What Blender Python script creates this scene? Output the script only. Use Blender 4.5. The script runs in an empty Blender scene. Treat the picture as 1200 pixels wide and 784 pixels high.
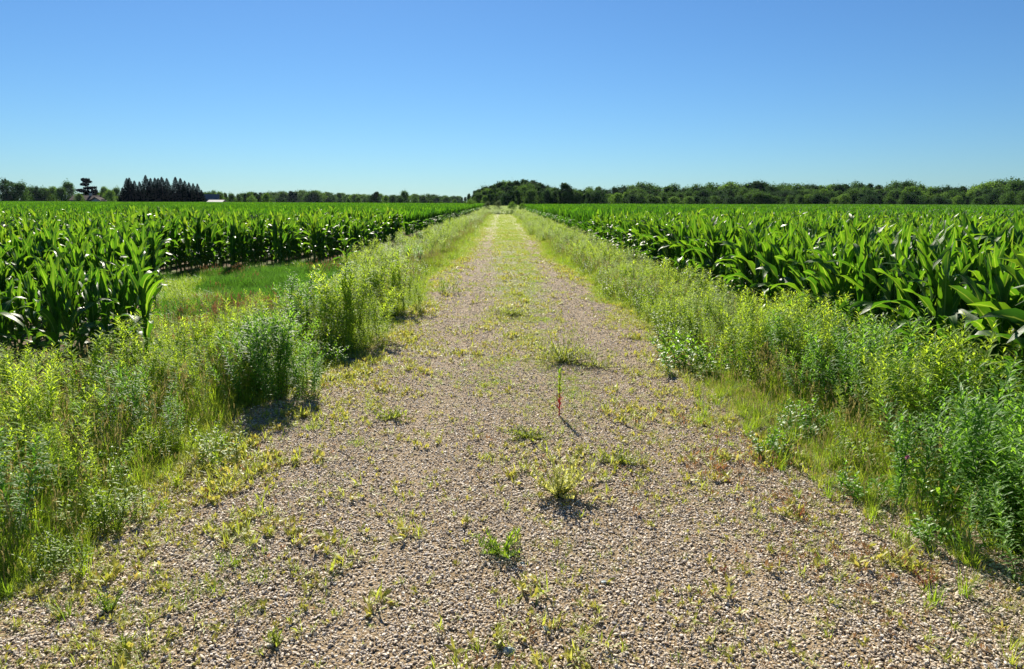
import bpy, math, random
import numpy as np
from mathutils import Vector, Matrix

S = bpy.context.scene
HAZE = 0.000025
C = S.collection
R = math.radians
rng = np.random.default_rng(7)
random.seed(7)

# ------------------------------------------------------------------ camera
CAM_H = 1.74
PITCH = math.atan(155.3 / 867)
F = 867.0
cd = bpy.data.cameras.new('camera')
cam = bpy.data.objects.new('camera', cd)
C.objects.link(cam)
cam.location = (0, 0, CAM_H)
YAW = math.atan(12 / 867)
cam.rotation_mode = 'QUATERNION'
cam.rotation_quaternion = (Matrix.Rotation(-YAW, 4, 'Z') @ Matrix.Rotation(R(90) - PITCH, 4, 'X') @ Matrix.Rotation(R(0.2), 4, 'Z')).to_quaternion()
cd.sensor_width = 36; cd.lens = 26.0; cd.clip_end = 6000; cd.clip_start = .05
S.camera = cam

# ------------------------------------------------------------------ sky and sun
SUN_EL, SUN_AZ = R(36), R(-11)          # azimuth from +Y, negative = left
w = bpy.data.worlds.new('World'); S.world = w; w.use_nodes = True
nt = w.node_tree
sky = nt.nodes.new('ShaderNodeTexSky'); sky.sky_type = 'NISHITA'; sky.sun_disc = False
sky.sun_elevation = SUN_EL; sky.sun_rotation = SUN_AZ
sky.air_density = 1.0; sky.dust_density = 0.1; sky.ozone_density = 3.5; sky.altitude = 0
bg = nt.nodes['Background']; bg.inputs[1].default_value = 0.05
tint = nt.nodes.new('ShaderNodeMix'); tint.data_type = 'RGBA'; tint.blend_type = 'MULTIPLY'; tint.inputs[0].default_value = 1
tint.inputs[7].default_value = (.41, .645, .87, 1)             # the deep clear blue of this summer sky
nt.links.new(sky.outputs[0], tint.inputs[6]); nt.links.new(tint.outputs[2], bg.inputs[0])
sl = bpy.data.lights.new('sun', 'SUN'); sl.energy = 5.0; sl.angle = R(.53); sl.color = (1, .92, .79)
so = bpy.data.objects.new('sun', sl); C.objects.link(so)
sdir = Vector((math.sin(SUN_AZ) * math.cos(SUN_EL), math.cos(SUN_AZ) * math.cos(SUN_EL), math.sin(SUN_EL)))
so.rotation_mode = 'QUATERNION'; so.rotation_quaternion = sdir.to_track_quat('Z', 'Y')
S.view_settings.view_transform = 'Standard'; S.view_settings.look = 'None'
S.view_settings.exposure = 1.15; S.view_settings.gamma = 1
S.render.engine = 'CYCLES'
S.cycles.max_bounces = 6; S.cycles.diffuse_bounces = 4; S.cycles.glossy_bounces = 2
S.cycles.transmission_bounces = 4; S.cycles.transparent_max_bounces = 4
S.cycles.caustics_reflective = False; S.cycles.caustics_refractive = False

# ------------------------------------------------------------------ helpers
def px2ground(px, py, z=0.0):
    """photo pixel (1200x784) to a ground point"""
    v = Vector(((px - 600) / F, -(py - 392) / F, -1))
    v = cam.rotation_quaternion.to_matrix() @ v
    t = (z - CAM_H) / v.z
    return v.x * t, v.y * t

def px_at(px, py, dist):
    """world point seen at a pixel, at horizontal distance dist along Y"""
    v = cam.rotation_quaternion.to_matrix() @ Vector(((px - 600) / F, -(py - 392) / F, -1))
    t = dist / v.y
    return v.x * t, dist, CAM_H + v.z * t

def sm(a, b, x):
    t = np.clip((np.asarray(x, float) - a) / (b - a), 0, 1)
    return t * t * (3 - 2 * t)

_ng = np.random.default_rng(99).random((256, 256))
def vnoise(x, y, s=1.0, o=0):
    """smooth value noise 0..1"""
    x = np.asarray(x, float) / s + 31.7 * (o + 1); y = np.asarray(y, float) / s + 17.3 * (o + 1)
    xi = np.floor(x).astype(int); yi = np.floor(y).astype(int)
    fx = x - xi; fy = y - yi
    fx = fx * fx * (3 - 2 * fx); fy = fy * fy * (3 - 2 * fy)
    g = lambda a, b: _ng[a % 256, b % 256]
    return (g(xi, yi) * (1 - fx) + g(xi + 1, yi) * fx) * (1 - fy) + (g(xi, yi + 1) * (1 - fx) + g(xi + 1, yi + 1) * fx) * fy

def gz(x, y):
    x = np.asarray(x, float); y = np.asarray(y, float)
    crown = 0.05 * np.exp(-(np.abs(x - .05) / 2.1) ** 4)
    rut = -0.025 * (np.exp(-((x - 1.15) / .28) ** 2) + np.exp(-((x + .6) / .28) ** 2))
    n = (vnoise(x, y, 1.3) - .5) * .03 * np.exp(-(np.abs(x) / 9) ** 4)
    far = 1 - sm(60, 90, np.hypot(x, y))
    return (crown + rut + n) * far

def make_mesh(name, V, Fc, mats=(), midx=None, smooth=False):
    me = bpy.data.meshes.new(name)
    me.from_pydata([tuple(v) for v in V], [], [tuple(f) for f in Fc])
    for m in mats: me.materials.append(m)
    if midx is not None: me.polygons.foreach_set('material_index', midx)
    if smooth: me.polygons.foreach_set('use_smooth', [True] * len(me.polygons))
    me.update()
    return me

class MB:
    """collects faces for one mesh"""
    def __init__(s): s.v = []; s.f = []; s.m = []; s.u = []
    def add(s, V, Fc, mi=0):
        o = len(s.v)
        s.v.extend(V); s.f.extend([tuple(i + o for i in f) for f in Fc]); s.m.extend([mi] * len(Fc))
    def merge(s, other, M=None, mi=None):
        V = other.v
        if M is not None: V = [tuple(M @ Vector(v)) for v in V]
        o = len(s.v); s.v.extend(V)
        if other.u: s.u += [(.25, .5)] * (o - len(s.u)) + other.u
        s.f.extend([tuple(i + o for i in f) for f in other.f])
        s.m.extend(other.m if mi is None else [mi] * len(other.f))
    def mesh(s, name, mats, smooth=False):
        me = make_mesh(name, s.v, s.f, mats, s.m, smooth)
        if s.u:
            uv = s.u + [(.25, .5)] * (len(s.v) - len(s.u))
            lay = me.uv_layers.new(name='leaf'); li = np.zeros(len(me.loops), np.int32); me.loops.foreach_get('vertex_index', li)
            lay.data.foreach_set('uv', np.array(uv, np.float32)[li].ravel())
        return me

def tag(o, label=None, cat=None, group=None, kind=None):
    if label: o['label'] = label
    if cat: o['category'] = cat
    if group: o['group'] = group
    if kind: o['kind'] = kind
    return o

def link(name, me, parent=None, loc=None):
    o = bpy.data.objects.new(name, me); C.objects.link(o)
    if parent is not None: o.parent = parent
    if loc is not None: o.location = loc
    return o

def tube(mb, pts, rad, n=5, mi=0, cap=True):
    pts = [Vector(p) for p in pts]
    rings = []
    for i, p in enumerate(pts):
        d = (pts[min(i + 1, len(pts) - 1)] - pts[max(i - 1, 0)]).normalized()
        a = d.orthogonal().normalized(); b = d.cross(a)
        r = rad[i] if hasattr(rad, '__len__') else rad
        rings.append([tuple(p + a * (r * math.cos(2 * math.pi * k / n)) + b * (r * math.sin(2 * math.pi * k / n))) for k in range(n)])
    V = [v for r in rings for v in r]; Fc = []
    for i in range(len(rings) - 1):
        for k in range(n):
            Fc.append((i * n + k, i * n + (k + 1) % n, (i + 1) * n + (k + 1) % n, (i + 1) * n + k))
    if cap: Fc.append(tuple(range((len(rings) - 1) * n, len(rings) * n)))
    mb.add(V, Fc, mi)

def leaf(mb, base, az, L, W, el0, droop, n=5, fold=.25, wave=0., curl=0., shape='lance', mi=0, twist=0.):
    """a curved leaf with a midrib: starts at base towards azimuth az, elevation el0, bending down by droop over its length"""
    p = Vector(base); V = []; Fc = []
    az0 = az
    for i in range(n + 1):
        t = i / n
        el = el0 - droop * t ** 1.3
        a = az0 + curl * t * t
        d = Vector((math.cos(a) * math.cos(el), math.sin(a) * math.cos(el), math.sin(el)))
        side = Vector((-math.sin(a), math.cos(a), 0))
        up = side.cross(d) * -1
        if twist:
            q = Matrix.Rotation(twist * t, 3, d); side = q @ side; up = q @ up
        if shape == 'corn': wd = W * (0.5 + .5 * min(1, t * 3)) * (1 - max(0, t - .4) / .6) ** .6 if t < 1 else 0
        elif shape == 'blade': wd = W * (1 - t) ** .6
        else: wd = W * math.sin(math.pi * min(1, (t * .92 + .08))) ** .8 if t < 1 else 0
        h = wd / 2
        wz = wave * W * math.sin(t * 17 + az * 5) * (t > .1)
        wz2 = wave * W * math.sin(t * 15 + az * 3 + 2) * (t > .1)
        V.append(tuple(p + side * h + up * (fold * h + wz)))
        V.append(tuple(p))
        V.append(tuple(p - side * h + up * (fold * h + wz2)))
        p = p + d * (L / n)
    for i in range(n):
        o = i * 3
        if i == n - 1:
            Fc += [(o, o + 1, o + 4), (o + 1, o + 2, o + 4)]
        else:
            Fc += [(o, o + 1, o + 4, o + 3), (o + 1, o + 2, o + 5, o + 4)]
    if shape == 'corn':
        mb.u += [(k * 0.5, i / n) for i in range(n + 1) for k in (0, 1, 2)]
    mb.add(V, Fc, mi)

def flat_leaf(mb, base, az, L, W, el0, droop, n=2, shape='lance', mi=0, curl=0.):
    """cheap leaf, one quad wide"""
    p = Vector(base); V = []; Fc = []
    for i in range(n + 1):
        t = i / n
        el = el0 - droop * t
        a = az + curl * t
        d = Vector((math.cos(a) * math.cos(el), math.sin(a) * math.cos(el), math.sin(el)))
        side = Vector((-math.sin(a), math.cos(a), 0))
        if shape == 'blade': wd = W * (1 - t * .9)
        else: wd = W * (.25 if i == 0 else (1 if i < n else 0.12))
        if i == n: V.append(tuple(p))
        else: V += [tuple(p + side * wd / 2), tuple(p - side * wd / 2)]
        p = p + d * (L / n)
    for i in range(n):
        o = 2 * i
        Fc.append((o, o + 1, o + 2) if i == n - 1 else (o, o + 1, o + 3, o + 2))
    mb.add(V, Fc, mi)

# ------------------------------------------------------------------ materials
def nodes(name):
    m = bpy.data.materials.new(name); m.use_nodes = True
    return m, m.node_tree, m.node_tree.nodes['Principled BSDF']

def ramp(nt, fac, stops, interp='LINEAR'):
    r = nt.nodes.new('ShaderNodeValToRGB'); r.color_ramp.interpolation = interp
    e = r.color_ramp.elements
    while len(e) < len(stops): e.new(.5)
    for i, (p, c) in enumerate(stops):
        e[i].position = p; e[i].color = (*c, 1)
    nt.links.new(fac, r.inputs[0])
    return r.outputs[0]

def noise(nt, scale, detail=3, rough=.5, vec=None, kind='ShaderNodeTexNoise'):
    n = nt.nodes.new(kind); n.inputs['Scale'].default_value = scale
    if 'Detail' in n.inputs: n.inputs['Detail'].default_value = detail
    if vec is not None: nt.links.new(vec, n.inputs['Vector'])
    return n

def mixc(nt, fac, a, b, mode='MIX'):
    m = nt.nodes.new('ShaderNodeMix'); m.data_type = 'RGBA'; m.blend_type = mode
    for sock, val in ((m.inputs[0], fac), (m.inputs[6], a), (m.inputs[7], b)):
        if isinstance(val, (int, float)): sock.default_value = val
        elif isinstance(val, tuple): sock.default_value = (*val, 1)
        else: nt.links.new(val, sock)
    return m.outputs[2]

def math_n(nt, op, a, b=None, c=None, clamp=False):
    m = nt.nodes.new('ShaderNodeMath'); m.operation = op; m.use_clamp = clamp
    for i, v in enumerate((a, b, c)):
        if v is None: continue
        if isinstance(v, (int, float)): m.inputs[i].default_value = v
        else: nt.links.new(v, m.inputs[i])
    return m.outputs[0]

def leaf_mat(name, cols, trans, tfac=.45, rough=.4, spec=.5, nscale=3.0, rib=False):
    """thin leaf: diffuse and gloss plus light coming through it; cols = colours spread over plants and clumps"""
    m, nt, bs = nodes(name)
    oi = nt.nodes.new('ShaderNodeObjectInfo')
    geo = nt.nodes.new('ShaderNodeNewGeometry')
    tc = nt.nodes.new('ShaderNodeTexCoord')
    n = noise(nt, nscale, 2, vec=tc.outputs['Object'])
    ri = math_n(nt, 'MULTIPLY_ADD', geo.outputs['Random Per Island'], .55, 0.)
    f = math_n(nt, 'MULTIPLY_ADD', oi.outputs['Random'], .35, ri)
    f = math_n(nt, 'MULTIPLY_ADD', n.outputs['Fac'], .5, f)
    f = math_n(nt, 'ADD', f, -.2, clamp=True)
    k = len(cols) - 1
    c = ramp(nt, f, [(i / k, q) for i, q in enumerate(cols)])
    if rib:                                     # pale midrib and fine lengthwise veins, from the leaf's own coordinates
        sx = nt.nodes.new('ShaderNodeSeparateXYZ'); nt.links.new(tc.outputs['UV'], sx.inputs[0])
        dm = math_n(nt, 'ABSOLUTE', math_n(nt, 'SUBTRACT', sx.outputs[0], .5))
        rb = ramp(nt, dm, [(0, (1, 1, 1)), (.035, (.8, .8, .8)), (.07, (0, 0, 0))])
        mp = nt.nodes.new('ShaderNodeMapping'); mp.inputs['Scale'].default_value = (26, 1.3, 1); nt.links.new(tc.outputs['UV'], mp.inputs[0])
        vn = noise(nt, 1.0, 3, vec=mp.outputs[0])
        c = mixc(nt, 1., c, ramp(nt, vn.outputs['Fac'], [(.3, (.72, .76, .7)), (.7, (1.15, 1.12, 1.1))]), 'MULTIPLY')
        c = mixc(nt, math_n(nt, 'MULTIPLY', rb, .55), c, (.26, .34, .12))
        bp = nt.nodes.new('ShaderNodeBump'); bp.inputs['Strength'].default_value = .5; bp.inputs['Distance'].default_value = .004
        nt.links.new(vn.outputs['Fac'], bp.inputs['Height']); nt.links.new(bp.outputs[0], bs.inputs['Normal'])
    nt.links.new(c, bs.inputs['Base Color'])
    bs.inputs['Roughness'].default_value = rough
    bs.inputs['Specular IOR Level'].default_value = spec
    tr = nt.nodes.new('ShaderNodeBsdfTranslucent')
    tcol = mixc(nt, 1.0, c, trans, 'MULTIPLY')
    nt.links.new(tcol, tr.inputs['Color'])
    mx = nt.nodes.new('ShaderNodeMixShader'); mx.inputs[0].default_value = tfac
    nt.links.new(bs.outputs[0], mx.inputs[1]); nt.links.new(tr.outputs[0], mx.inputs[2])
    nt.links.new(mx.outputs[0], nt.nodes['Material Output'].inputs['Surface'])
    return m

def plain(name, cols, rough=.8, scale=8, bump=0., spec=.3):
    m, nt, bs = nodes(name)
    tc = nt.nodes.new('ShaderNodeTexCoord')
    n = noise(nt, scale, 4, vec=tc.outputs['Object'])
    k = max(1, len(cols) - 1)
    c = ramp(nt, n.outputs['Fac'], [(.3 + .4 * i / k, q) for i, q in enumerate(cols)])
    nt.links.new(c, bs.inputs['Base Color'])
    bs.inputs['Roughness'].default_value = rough; bs.inputs['Specular IOR Level'].default_value = spec
    if bump:
        b = nt.nodes.new('ShaderNodeBump'); b.inputs['Strength'].default_value = bump; b.inputs['Distance'].default_value = .02
        nt.links.new(n.outputs['Fac'], b.inputs['Height']); nt.links.new(b.outputs[0], bs.inputs['Normal'])
    return m

T = (2.6, 2.3, 1.1)
M = {}
M['corn'] = leaf_mat('corn_leaf', [(.010, .042, .012), (.020, .072, .012), (.038, .112, .012), (.078, .17, .016), (.14, .20, .03)], (3.2, 3.0, .9), .36, .47, .40, 3.0, True)
M['corn_far'] = leaf_mat('corn_leaf_far', [(.012, .046, .012), (.024, .08, .012), (.042, .12, .012), (.085, .175, .018)], (3.2, 3.0, .9), .38, .5, .3, .35)
M['stalk'] = plain('corn_stalk', [(.05, .11, .02), (.1, .17, .04)], .5)
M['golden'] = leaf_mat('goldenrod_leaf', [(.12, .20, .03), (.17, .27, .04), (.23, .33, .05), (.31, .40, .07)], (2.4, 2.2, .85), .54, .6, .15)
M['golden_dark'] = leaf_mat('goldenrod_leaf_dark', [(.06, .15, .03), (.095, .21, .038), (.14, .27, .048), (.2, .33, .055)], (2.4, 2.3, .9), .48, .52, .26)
M['silver'] = leaf_mat('silvery_leaf', [(.18, .27, .07), (.25, .34, .09), (.33, .41, .12)], (1.9, 1.9, 1.0), .46, .6, .25)
M['gstem'] = plain('weed_stem', [(.06, .10, .02), (.09, .12, .03)], .6)
M['grass'] = leaf_mat('grass_yellow_green', [(.15, .21, .03), (.22, .285, .045), (.29, .34, .065), (.40, .40, .14)], (1.9, 1.8, 1.0), .42, .5, .35)
M['grass_g'] = leaf_mat('grass_green', [(.09, .17, .02), (.14, .24, .026), (.20, .30, .03), (.28, .35, .05)], (2.4, 2.2, 1.1), .42, .5, .35)
M['grass_d'] = leaf_mat('grass_dark_green', [(.03, .085, .018), (.05, .13, .022), (.08, .17, .028)], (2.4, 2.4, 1.0), .45, .8, .05)
M['seed'] = leaf_mat('seedling_leaf', [(.20, .24, .04), (.28, .31, .055), (.36, .37, .09), (.34, .25, .11)], (1.8, 1.6, 1.1), .35, .5, .35)
M['straw'] = leaf_mat('dry_straw', [(.22, .2, .07), (.34, .30, .12), (.42, .37, .18)], (1.4, 1.3, 1.1), .3, .6, .3)
M['redweed'] = leaf_mat('reddish_weed', [(.17, .10, .05), (.24, .16, .08), (.26, .21, .09)], (1.8, 1.3, 1.1), .3, .5, .3)
M['redstem'] = plain('red_stem', [(.42, .05, .04), (.5, .1, .06)], .5)
M['palew'] = leaf_mat('pale_weed', [(.34, .38, .08), (.44, .47, .14), (.54, .54, .22)], (1.7, 1.6, 1.1), .35, .55, .3)
M['broad'] = leaf_mat('broadleaf_green', [(.07, .17, .02), (.12, .25, .026), (.17, .3, .03)], (2.2, 2.1, 1.0), .42, .45, .4)
M['tree_a'] = leaf_mat('tree_leaf_mid', [(.036, .085, .024), (.06, .125, .032), (.09, .165, .04)], (1.8, 1.8, 1.0), .3, .8, .06, .25)
M['tree_b'] = leaf_mat('tree_leaf_dark', [(.02, .052, .022), (.034, .078, .028), (.055, .11, .034)], (1.5, 1.6, 1.0), .25, .8, .06, .25)
M['tree_c'] = leaf_mat('tree_leaf_light', [(.07, .135, .03), (.10, .19, .04), (.14, .23, .05)], (1.9, 1.9, 1.0), .33, .8, .06, .25)
M['willow'] = leaf_mat('willow_leaf', [(.08, .11, .055), (.12, .16, .08), (.16, .2, .1)], (1.6, 1.6, 1.1), .3, .8, .06, .25)
M['spruce'] = leaf_mat('spruce_needles', [(.004, .011, .009), (.008, .019, .014), (.014, .028, .02)], (1, 1, 1), .06, .9, .0, .25)
M['cedar'] = leaf_mat('cedar_needles', [(.010, .024, .018), (.018, .036, .026), (.03, .052, .034)], (1, 1, 1), .08, .9, .0, .25)
M['bark'] = plain('bark', [(.06, .045, .035), (.13, .1, .08)], .9, 4, .4)
M['pink'] = plain('pink_flower', [(.5, .12, .25), (.65, .25, .4)], .6)
M['twig'] = plain('dark_twig', [(.03, .022, .018), (.08, .06, .045)], .8)

# stones: colour per stone
m, nt_, bs = nodes('gravel_stone'); M['stone'] = m
oi = nt_.nodes.new('ShaderNodeObjectInfo')
tc = nt_.nodes.new('ShaderNodeTexCoord')
c = ramp(nt_, oi.outputs['Random'], [(0, (.16, .125, .088)), (.14, (.36, .29, .21)), (.32, (.62, .515, .365)), (.5, (.49, .415, .315)), (.66, (.73, .61, .45)), (.82, (.50, .44, .375)), (.93, (.85, .78, .66)), (1, (.38, .26, .17))], 'LINEAR')
n = noise(nt_, 90, 3, vec=tc.outputs['Object'])
c = mixc(nt_, .35, c, ramp(nt_, n.outputs['Fac'], [(.3, (.3, .3, .3)), (.7, (1, 1, 1))]), 'MULTIPLY')
nt_.links.new(c, bs.inputs['Base Color']); bs.inputs['Roughness'].default_value = .62; bs.inputs['Specular IOR Level'].default_value = .35
M['bluestone'] = plain('blue_grey_stone', [(.22, .28, .30), (.32, .38, .38)], .5, 60)

# gravel road surface
m, nt_, bs = nodes('gravel_road'); M['road'] = m
tc = nt_.nodes.new('ShaderNodeTexCoord'); P = tc.outputs['Object']
v1 = noise(nt_, 62, vec=P, kind='ShaderNodeTexVoronoi'); v2 = noise(nt_, 85, vec=P, kind='ShaderNodeTexVoronoi')
sepc = nt_.nodes.new('ShaderNodeSeparateColor'); nt_.links.new(v1.outputs['Color'], sepc.inputs[0])
st = ramp(nt_, sepc.outputs[0], [(0, (.28, .215, .14)), (.3, (.55, .45, .31)), (.6, (.69, .575, .405)), (.85, (.77, .665, .485)), (1, (.88, .80, .66))])
gap = ramp(nt_, v1.outputs['Distance'], [(.3, (1, 1, 1)), (.66, (.34, .28, .2))])
st = mixc(nt_, 1., st, gap, 'MULTIPLY')
sepx = nt_.nodes.new('ShaderNodeSeparateXYZ'); nt_.links.new(P, sepx.inputs[0])
X, Y = sepx.outputs[0], sepx.outputs[1]
# green growth: more with distance and in the middle strip
g1 = noise(nt_, 1.1, 5, vec=P); g2 = noise(nt_, 14, 4, vec=P)
mid = math_n(nt_, 'SUBTRACT', X, .32); mid = math_n(nt_, 'MULTIPLY', mid, mid); mid = math_n(nt_, 'MULTIPLY', mid, -4.2); mid = math_n(nt_, 'EXPONENT', mid)
far = nt_.nodes.new('ShaderNodeMapRange'); nt_.links.new(Y, far.inputs[0]); far.inputs[1].default_value = 5; far.inputs[2].default_value = 22; far.interpolation_type = 'SMOOTHSTEP'
far2 = nt_.nodes.new('ShaderNodeMapRange'); nt_.links.new(Y, far2.inputs[0]); far2.inputs[1].default_value = 30; far2.inputs[2].default_value = 62
a = math_n(nt_, 'MULTIPLY', mid, far.outputs[0])
a = math_n(nt_, 'MULTIPLY_ADD', a, .75, -.06)
a = math_n(nt_, 'MULTIPLY_ADD', far2.outputs[0], .42, a)
a = math_n(nt_, 'MULTIPLY_ADD', g1.outputs['Fac'], .55, a)
a = math_n(nt_, 'MULTIPLY_ADD', g2.outputs['Fac'], .4, a)
green_f = nt_.nodes.new('ShaderNodeMapRange'); nt_.links.new(a, green_f.inputs[0]); green_f.inputs[1].default_value = .48; green_f.inputs[2].default_value = .76
gc = ramp(nt_, g2.outputs['Fac'], [(.3, (.17, .18, .06)), (.55, (.30, .31, .11)), (.8, (.46, .41, .24))])
c = mixc(nt_, green_f.outputs[0], st, gc)
nt_.links.new(c, bs.inputs['Base Color']); bs.inputs['Roughness'].default_value = .85; bs.inputs['Specular IOR Level'].default_value = .25
bm_ = nt_.nodes.new('ShaderNodeBump'); bm_.inputs['Strength'].default_value = .9; bm_.inputs['Distance'].default_value = .016; bm_.invert = True
nt_.links.new(v1.outputs['Distance'], bm_.inputs['Height']); nt_.links.new(bm_.outputs[0], bs.inputs['Normal'])

# ground: soil with straw and sparse green
m, nt_, bs = nodes('field_soil'); M['soil'] = m
tc = nt_.nodes.new('ShaderNodeTexCoord'); P = tc.outputs['Object']
n1 = noise(nt_, .8, 5, vec=P); n2 = noise(nt_, 22, 5, vec=P)
c1 = ramp(nt_, n2.outputs['Fac'], [(.3, (.055, .038, .025)), (.5, (.12, .085, .05)), (.72, (.24, .18, .11))])
c2 = ramp(nt_, n2.outputs['Fac'], [(.3, (.04, .06, .015)), (.6, (.1, .13, .03)), (.8, (.17, .18, .05))])
f = ramp(nt_, n1.outputs['Fac'], [(.42, (0, 0, 0)), (.58, (1, 1, 1))])
nt_.links.new(mixc(nt_, f, c1, c2), bs.inputs['Base Color']); bs.inputs['Roughness'].default_value = .95; bs.inputs['Specular IOR Level'].default_value = .1
bm_ = nt_.nodes.new('ShaderNodeBump'); bm_.inputs['Strength'].default_value = .8; bm_.inputs['Distance'].default_value = .03
nt_.links.new(n2.outputs['Fac'], bm_.inputs['Height']); nt_.links.new(bm_.outputs[0], bs.inputs['Normal'])

# ------------------------------------------------------------------ scatter (stuff)
def template_col(name, objs_meshes):
    col = bpy.data.collections.new(name)
    for i, me in enumerate(objs_meshes):
        o = bpy.data.objects.new('%s_%02d' % (name, i), me); col.objects.link(o)
    return col

def scatter(name, col, pts, rot, scl, idx, label, cat=None, parent=None, kind='stuff'):
    n = len(pts)
    me = bpy.data.meshes.new(name)
    me.vertices.add(n); me.vertices.foreach_set('co', np.asarray(pts, np.float32).ravel())
    a = me.attributes.new('rot', 'FLOAT_VECTOR', 'POINT'); a.data.foreach_set('vector', np.asarray(rot, np.float32).ravel())
    a = me.attributes.new('scl', 'FLOAT_VECTOR', 'POINT'); a.data.foreach_set('vector', np.asarray(scl, np.float32).ravel())
    a = me.attributes.new('idx', 'INT', 'POINT'); a.data.foreach_set('value', np.asarray(idx, np.int32))
    me.update()
    o = link(name, me, parent)
    tag(o, label, cat, None, kind)
    g = bpy.data.node_groups.new(name + '_scatter', 'GeometryNodeTree')
    g.interface.new_socket('Geometry', in_out='INPUT', socket_type='NodeSocketGeometry')
    g.interface.new_socket('Geometry', in_out='OUTPUT', socket_type='NodeSocketGeometry')
    gi = g.nodes.new('NodeGroupInput'); go = g.nodes.new('NodeGroupOutput')
    ci = g.nodes.new('GeometryNodeCollectionInfo'); ci.inputs['Collection'].default_value = col
    ci.inputs['Separate Children'].default_value = True; ci.inputs['Reset Children'].default_value = True
    ip = g.nodes.new('GeometryNodeInstanceOnPoints'); ip.inputs['Pick Instance'].default_value = True
    def attr(nm, dt):
        q = g.nodes.new('GeometryNodeInputNamedAttribute'); q.data_type = dt; q.inputs[0].default_value = nm
        return q.outputs[0]
    g.links.new(gi.outputs[0], ip.inputs['Points']); g.links.new(ci.outputs[0], ip.inputs['Instance'])
    g.links.new(attr('idx', 'INT'), ip.inputs['Instance Index'])
    e2r = g.nodes.new('FunctionNodeEulerToRotation'); g.links.new(attr('rot', 'FLOAT_VECTOR'), e2r.inputs[0])
    g.links.new(e2r.outputs[0], ip.inputs['Rotation'])
    g.links.new(attr('scl', 'FLOAT_VECTOR'), ip.inputs['Scale'])
    g.links.new(ip.outputs[0], go.inputs[0])
    md = o.modifiers.new('scatter', 'NODES'); md.node_group = g
    return o

def rects(density, x0, x1, y0, y1):
    n = int(density * (x1 - x0) * (y1 - y0))
    return rng.uniform(x0, x1, n), rng.uniform(y0, y1, n)

def falloff(D0, x0, x1, y0, y1, ys, p):
    """points whose density falls smoothly with distance: D0 up to ys, then D0*(ys/y)^p"""
    yy = np.linspace(y0, y1, 4000); d = D0 * np.minimum(1, ys / yy) ** p
    c = np.concatenate([[0], np.cumsum((d[1:] + d[:-1]) / 2 * np.diff(yy))])
    n = int(c[-1] * (x1 - x0))
    return rng.uniform(x0, x1, n), np.interp(rng.uniform(0, c[-1], n), c, yy)

def in_view(x, y, m=1.5):
    """within the photographed wedge plus a margin for a step to the side"""
    return (np.abs(x) < .72 * y + m + 1.0)

def up_rot(n, tilt=.12):
    return np.stack([rng.normal(0, tilt, n), rng.normal(0, tilt, n), rng.uniform(0, 6.283, n)], 1)

# ------------------------------------------------------------------ ground sheet and gravel road
def grid_mesh(name, xs, ys, zf, mat):
    X, Y = np.meshgrid(xs, ys)
    Z = zf(X, Y)
    V = np.stack([X.ravel(), Y.ravel(), Z.ravel()], 1)
    nx, ny = len(xs), len(ys)
    i = np.arange(nx - 1)[None, :] + nx * np.arange(ny - 1)[:, None]
    Fc = np.stack([i, i + 1, i + nx + 1, i + nx], -1).reshape(-1, 4)
    me = make_mesh(name, V.tolist(), Fc.tolist(), [mat], None, True)
    return me

def spread(a, b, s0, g):
    out = []; x = a; s = s0
    while x < b: out.append(x); x += s; s *= g
    out.append(b); return out
xs_in = list(np.arange(-3.2, 3.21, .16))
xs = sorted([-v for v in spread(3.4, 2600, .4, 1.3)]) + xs_in + spread(3.4, 2600, .4, 1.3)
ys = [-60, -20, -6] + list(np.arange(-2, 14, .2)) + spread(14, 4500, .3, 1.06)
ground = tag(link('ground', grid_mesh('ground', xs, ys, gz, M['soil'])), 'brown soil and sparse green field ground reaching to the horizon', None, None, 'structure')

def road_l(y): return -2.12 + .0 * y + .55 * sm(4, 9, y) + .25 * sm(9, 22, y) + .15 * sm(22, 60, y) + (vnoise(y, 0 * y, 1.1, 3) - .5) * .35 + (vnoise(y, 0 * y, 3.7, 4) - .4) * .9 * sm(8, 18, y)
def road_r(y): return 2.32 - .42 * sm(3.5, 8.5, y) - .3 * sm(8, 25, y) - .25 * sm(25, 60, y) + (vnoise(y, 0 * y, 1.2, 5) - .5) * .35 - (vnoise(y, 0 * y, 4.1, 6) - .4) * .8 * sm(8, 18, y)
# gravel sheet follows the ground, edges ragged
ysr = np.array([v for v in ys if -6 <= v <= 112])
rv, rf = [], []
nx = 29
for y in ysr:
    l, r = float(road_l(y)) - .25, float(road_r(y)) + .25
    for k in range(nx):
        x = l + (r - l) * k / (nx - 1)
        drop = .010 if k in (0, nx - 1) else 0
        rv.append((x, float(y), float(gz(x, y)) + .010 - drop - (.02 if k in (0, nx - 1) else 0)))
for j in range(len(ysr) - 1):
    for k in range(nx - 1):
        o = j * nx + k; rf.append((o, o + 1, o + nx + 1, o + nx))
tag(link('gravel_road', make_mesh('gravel_road', rv, rf, [M['road']], None, True)), 'straight gravel farm track overgrown down its middle between two cornfields', None, None, 'structure')

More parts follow.
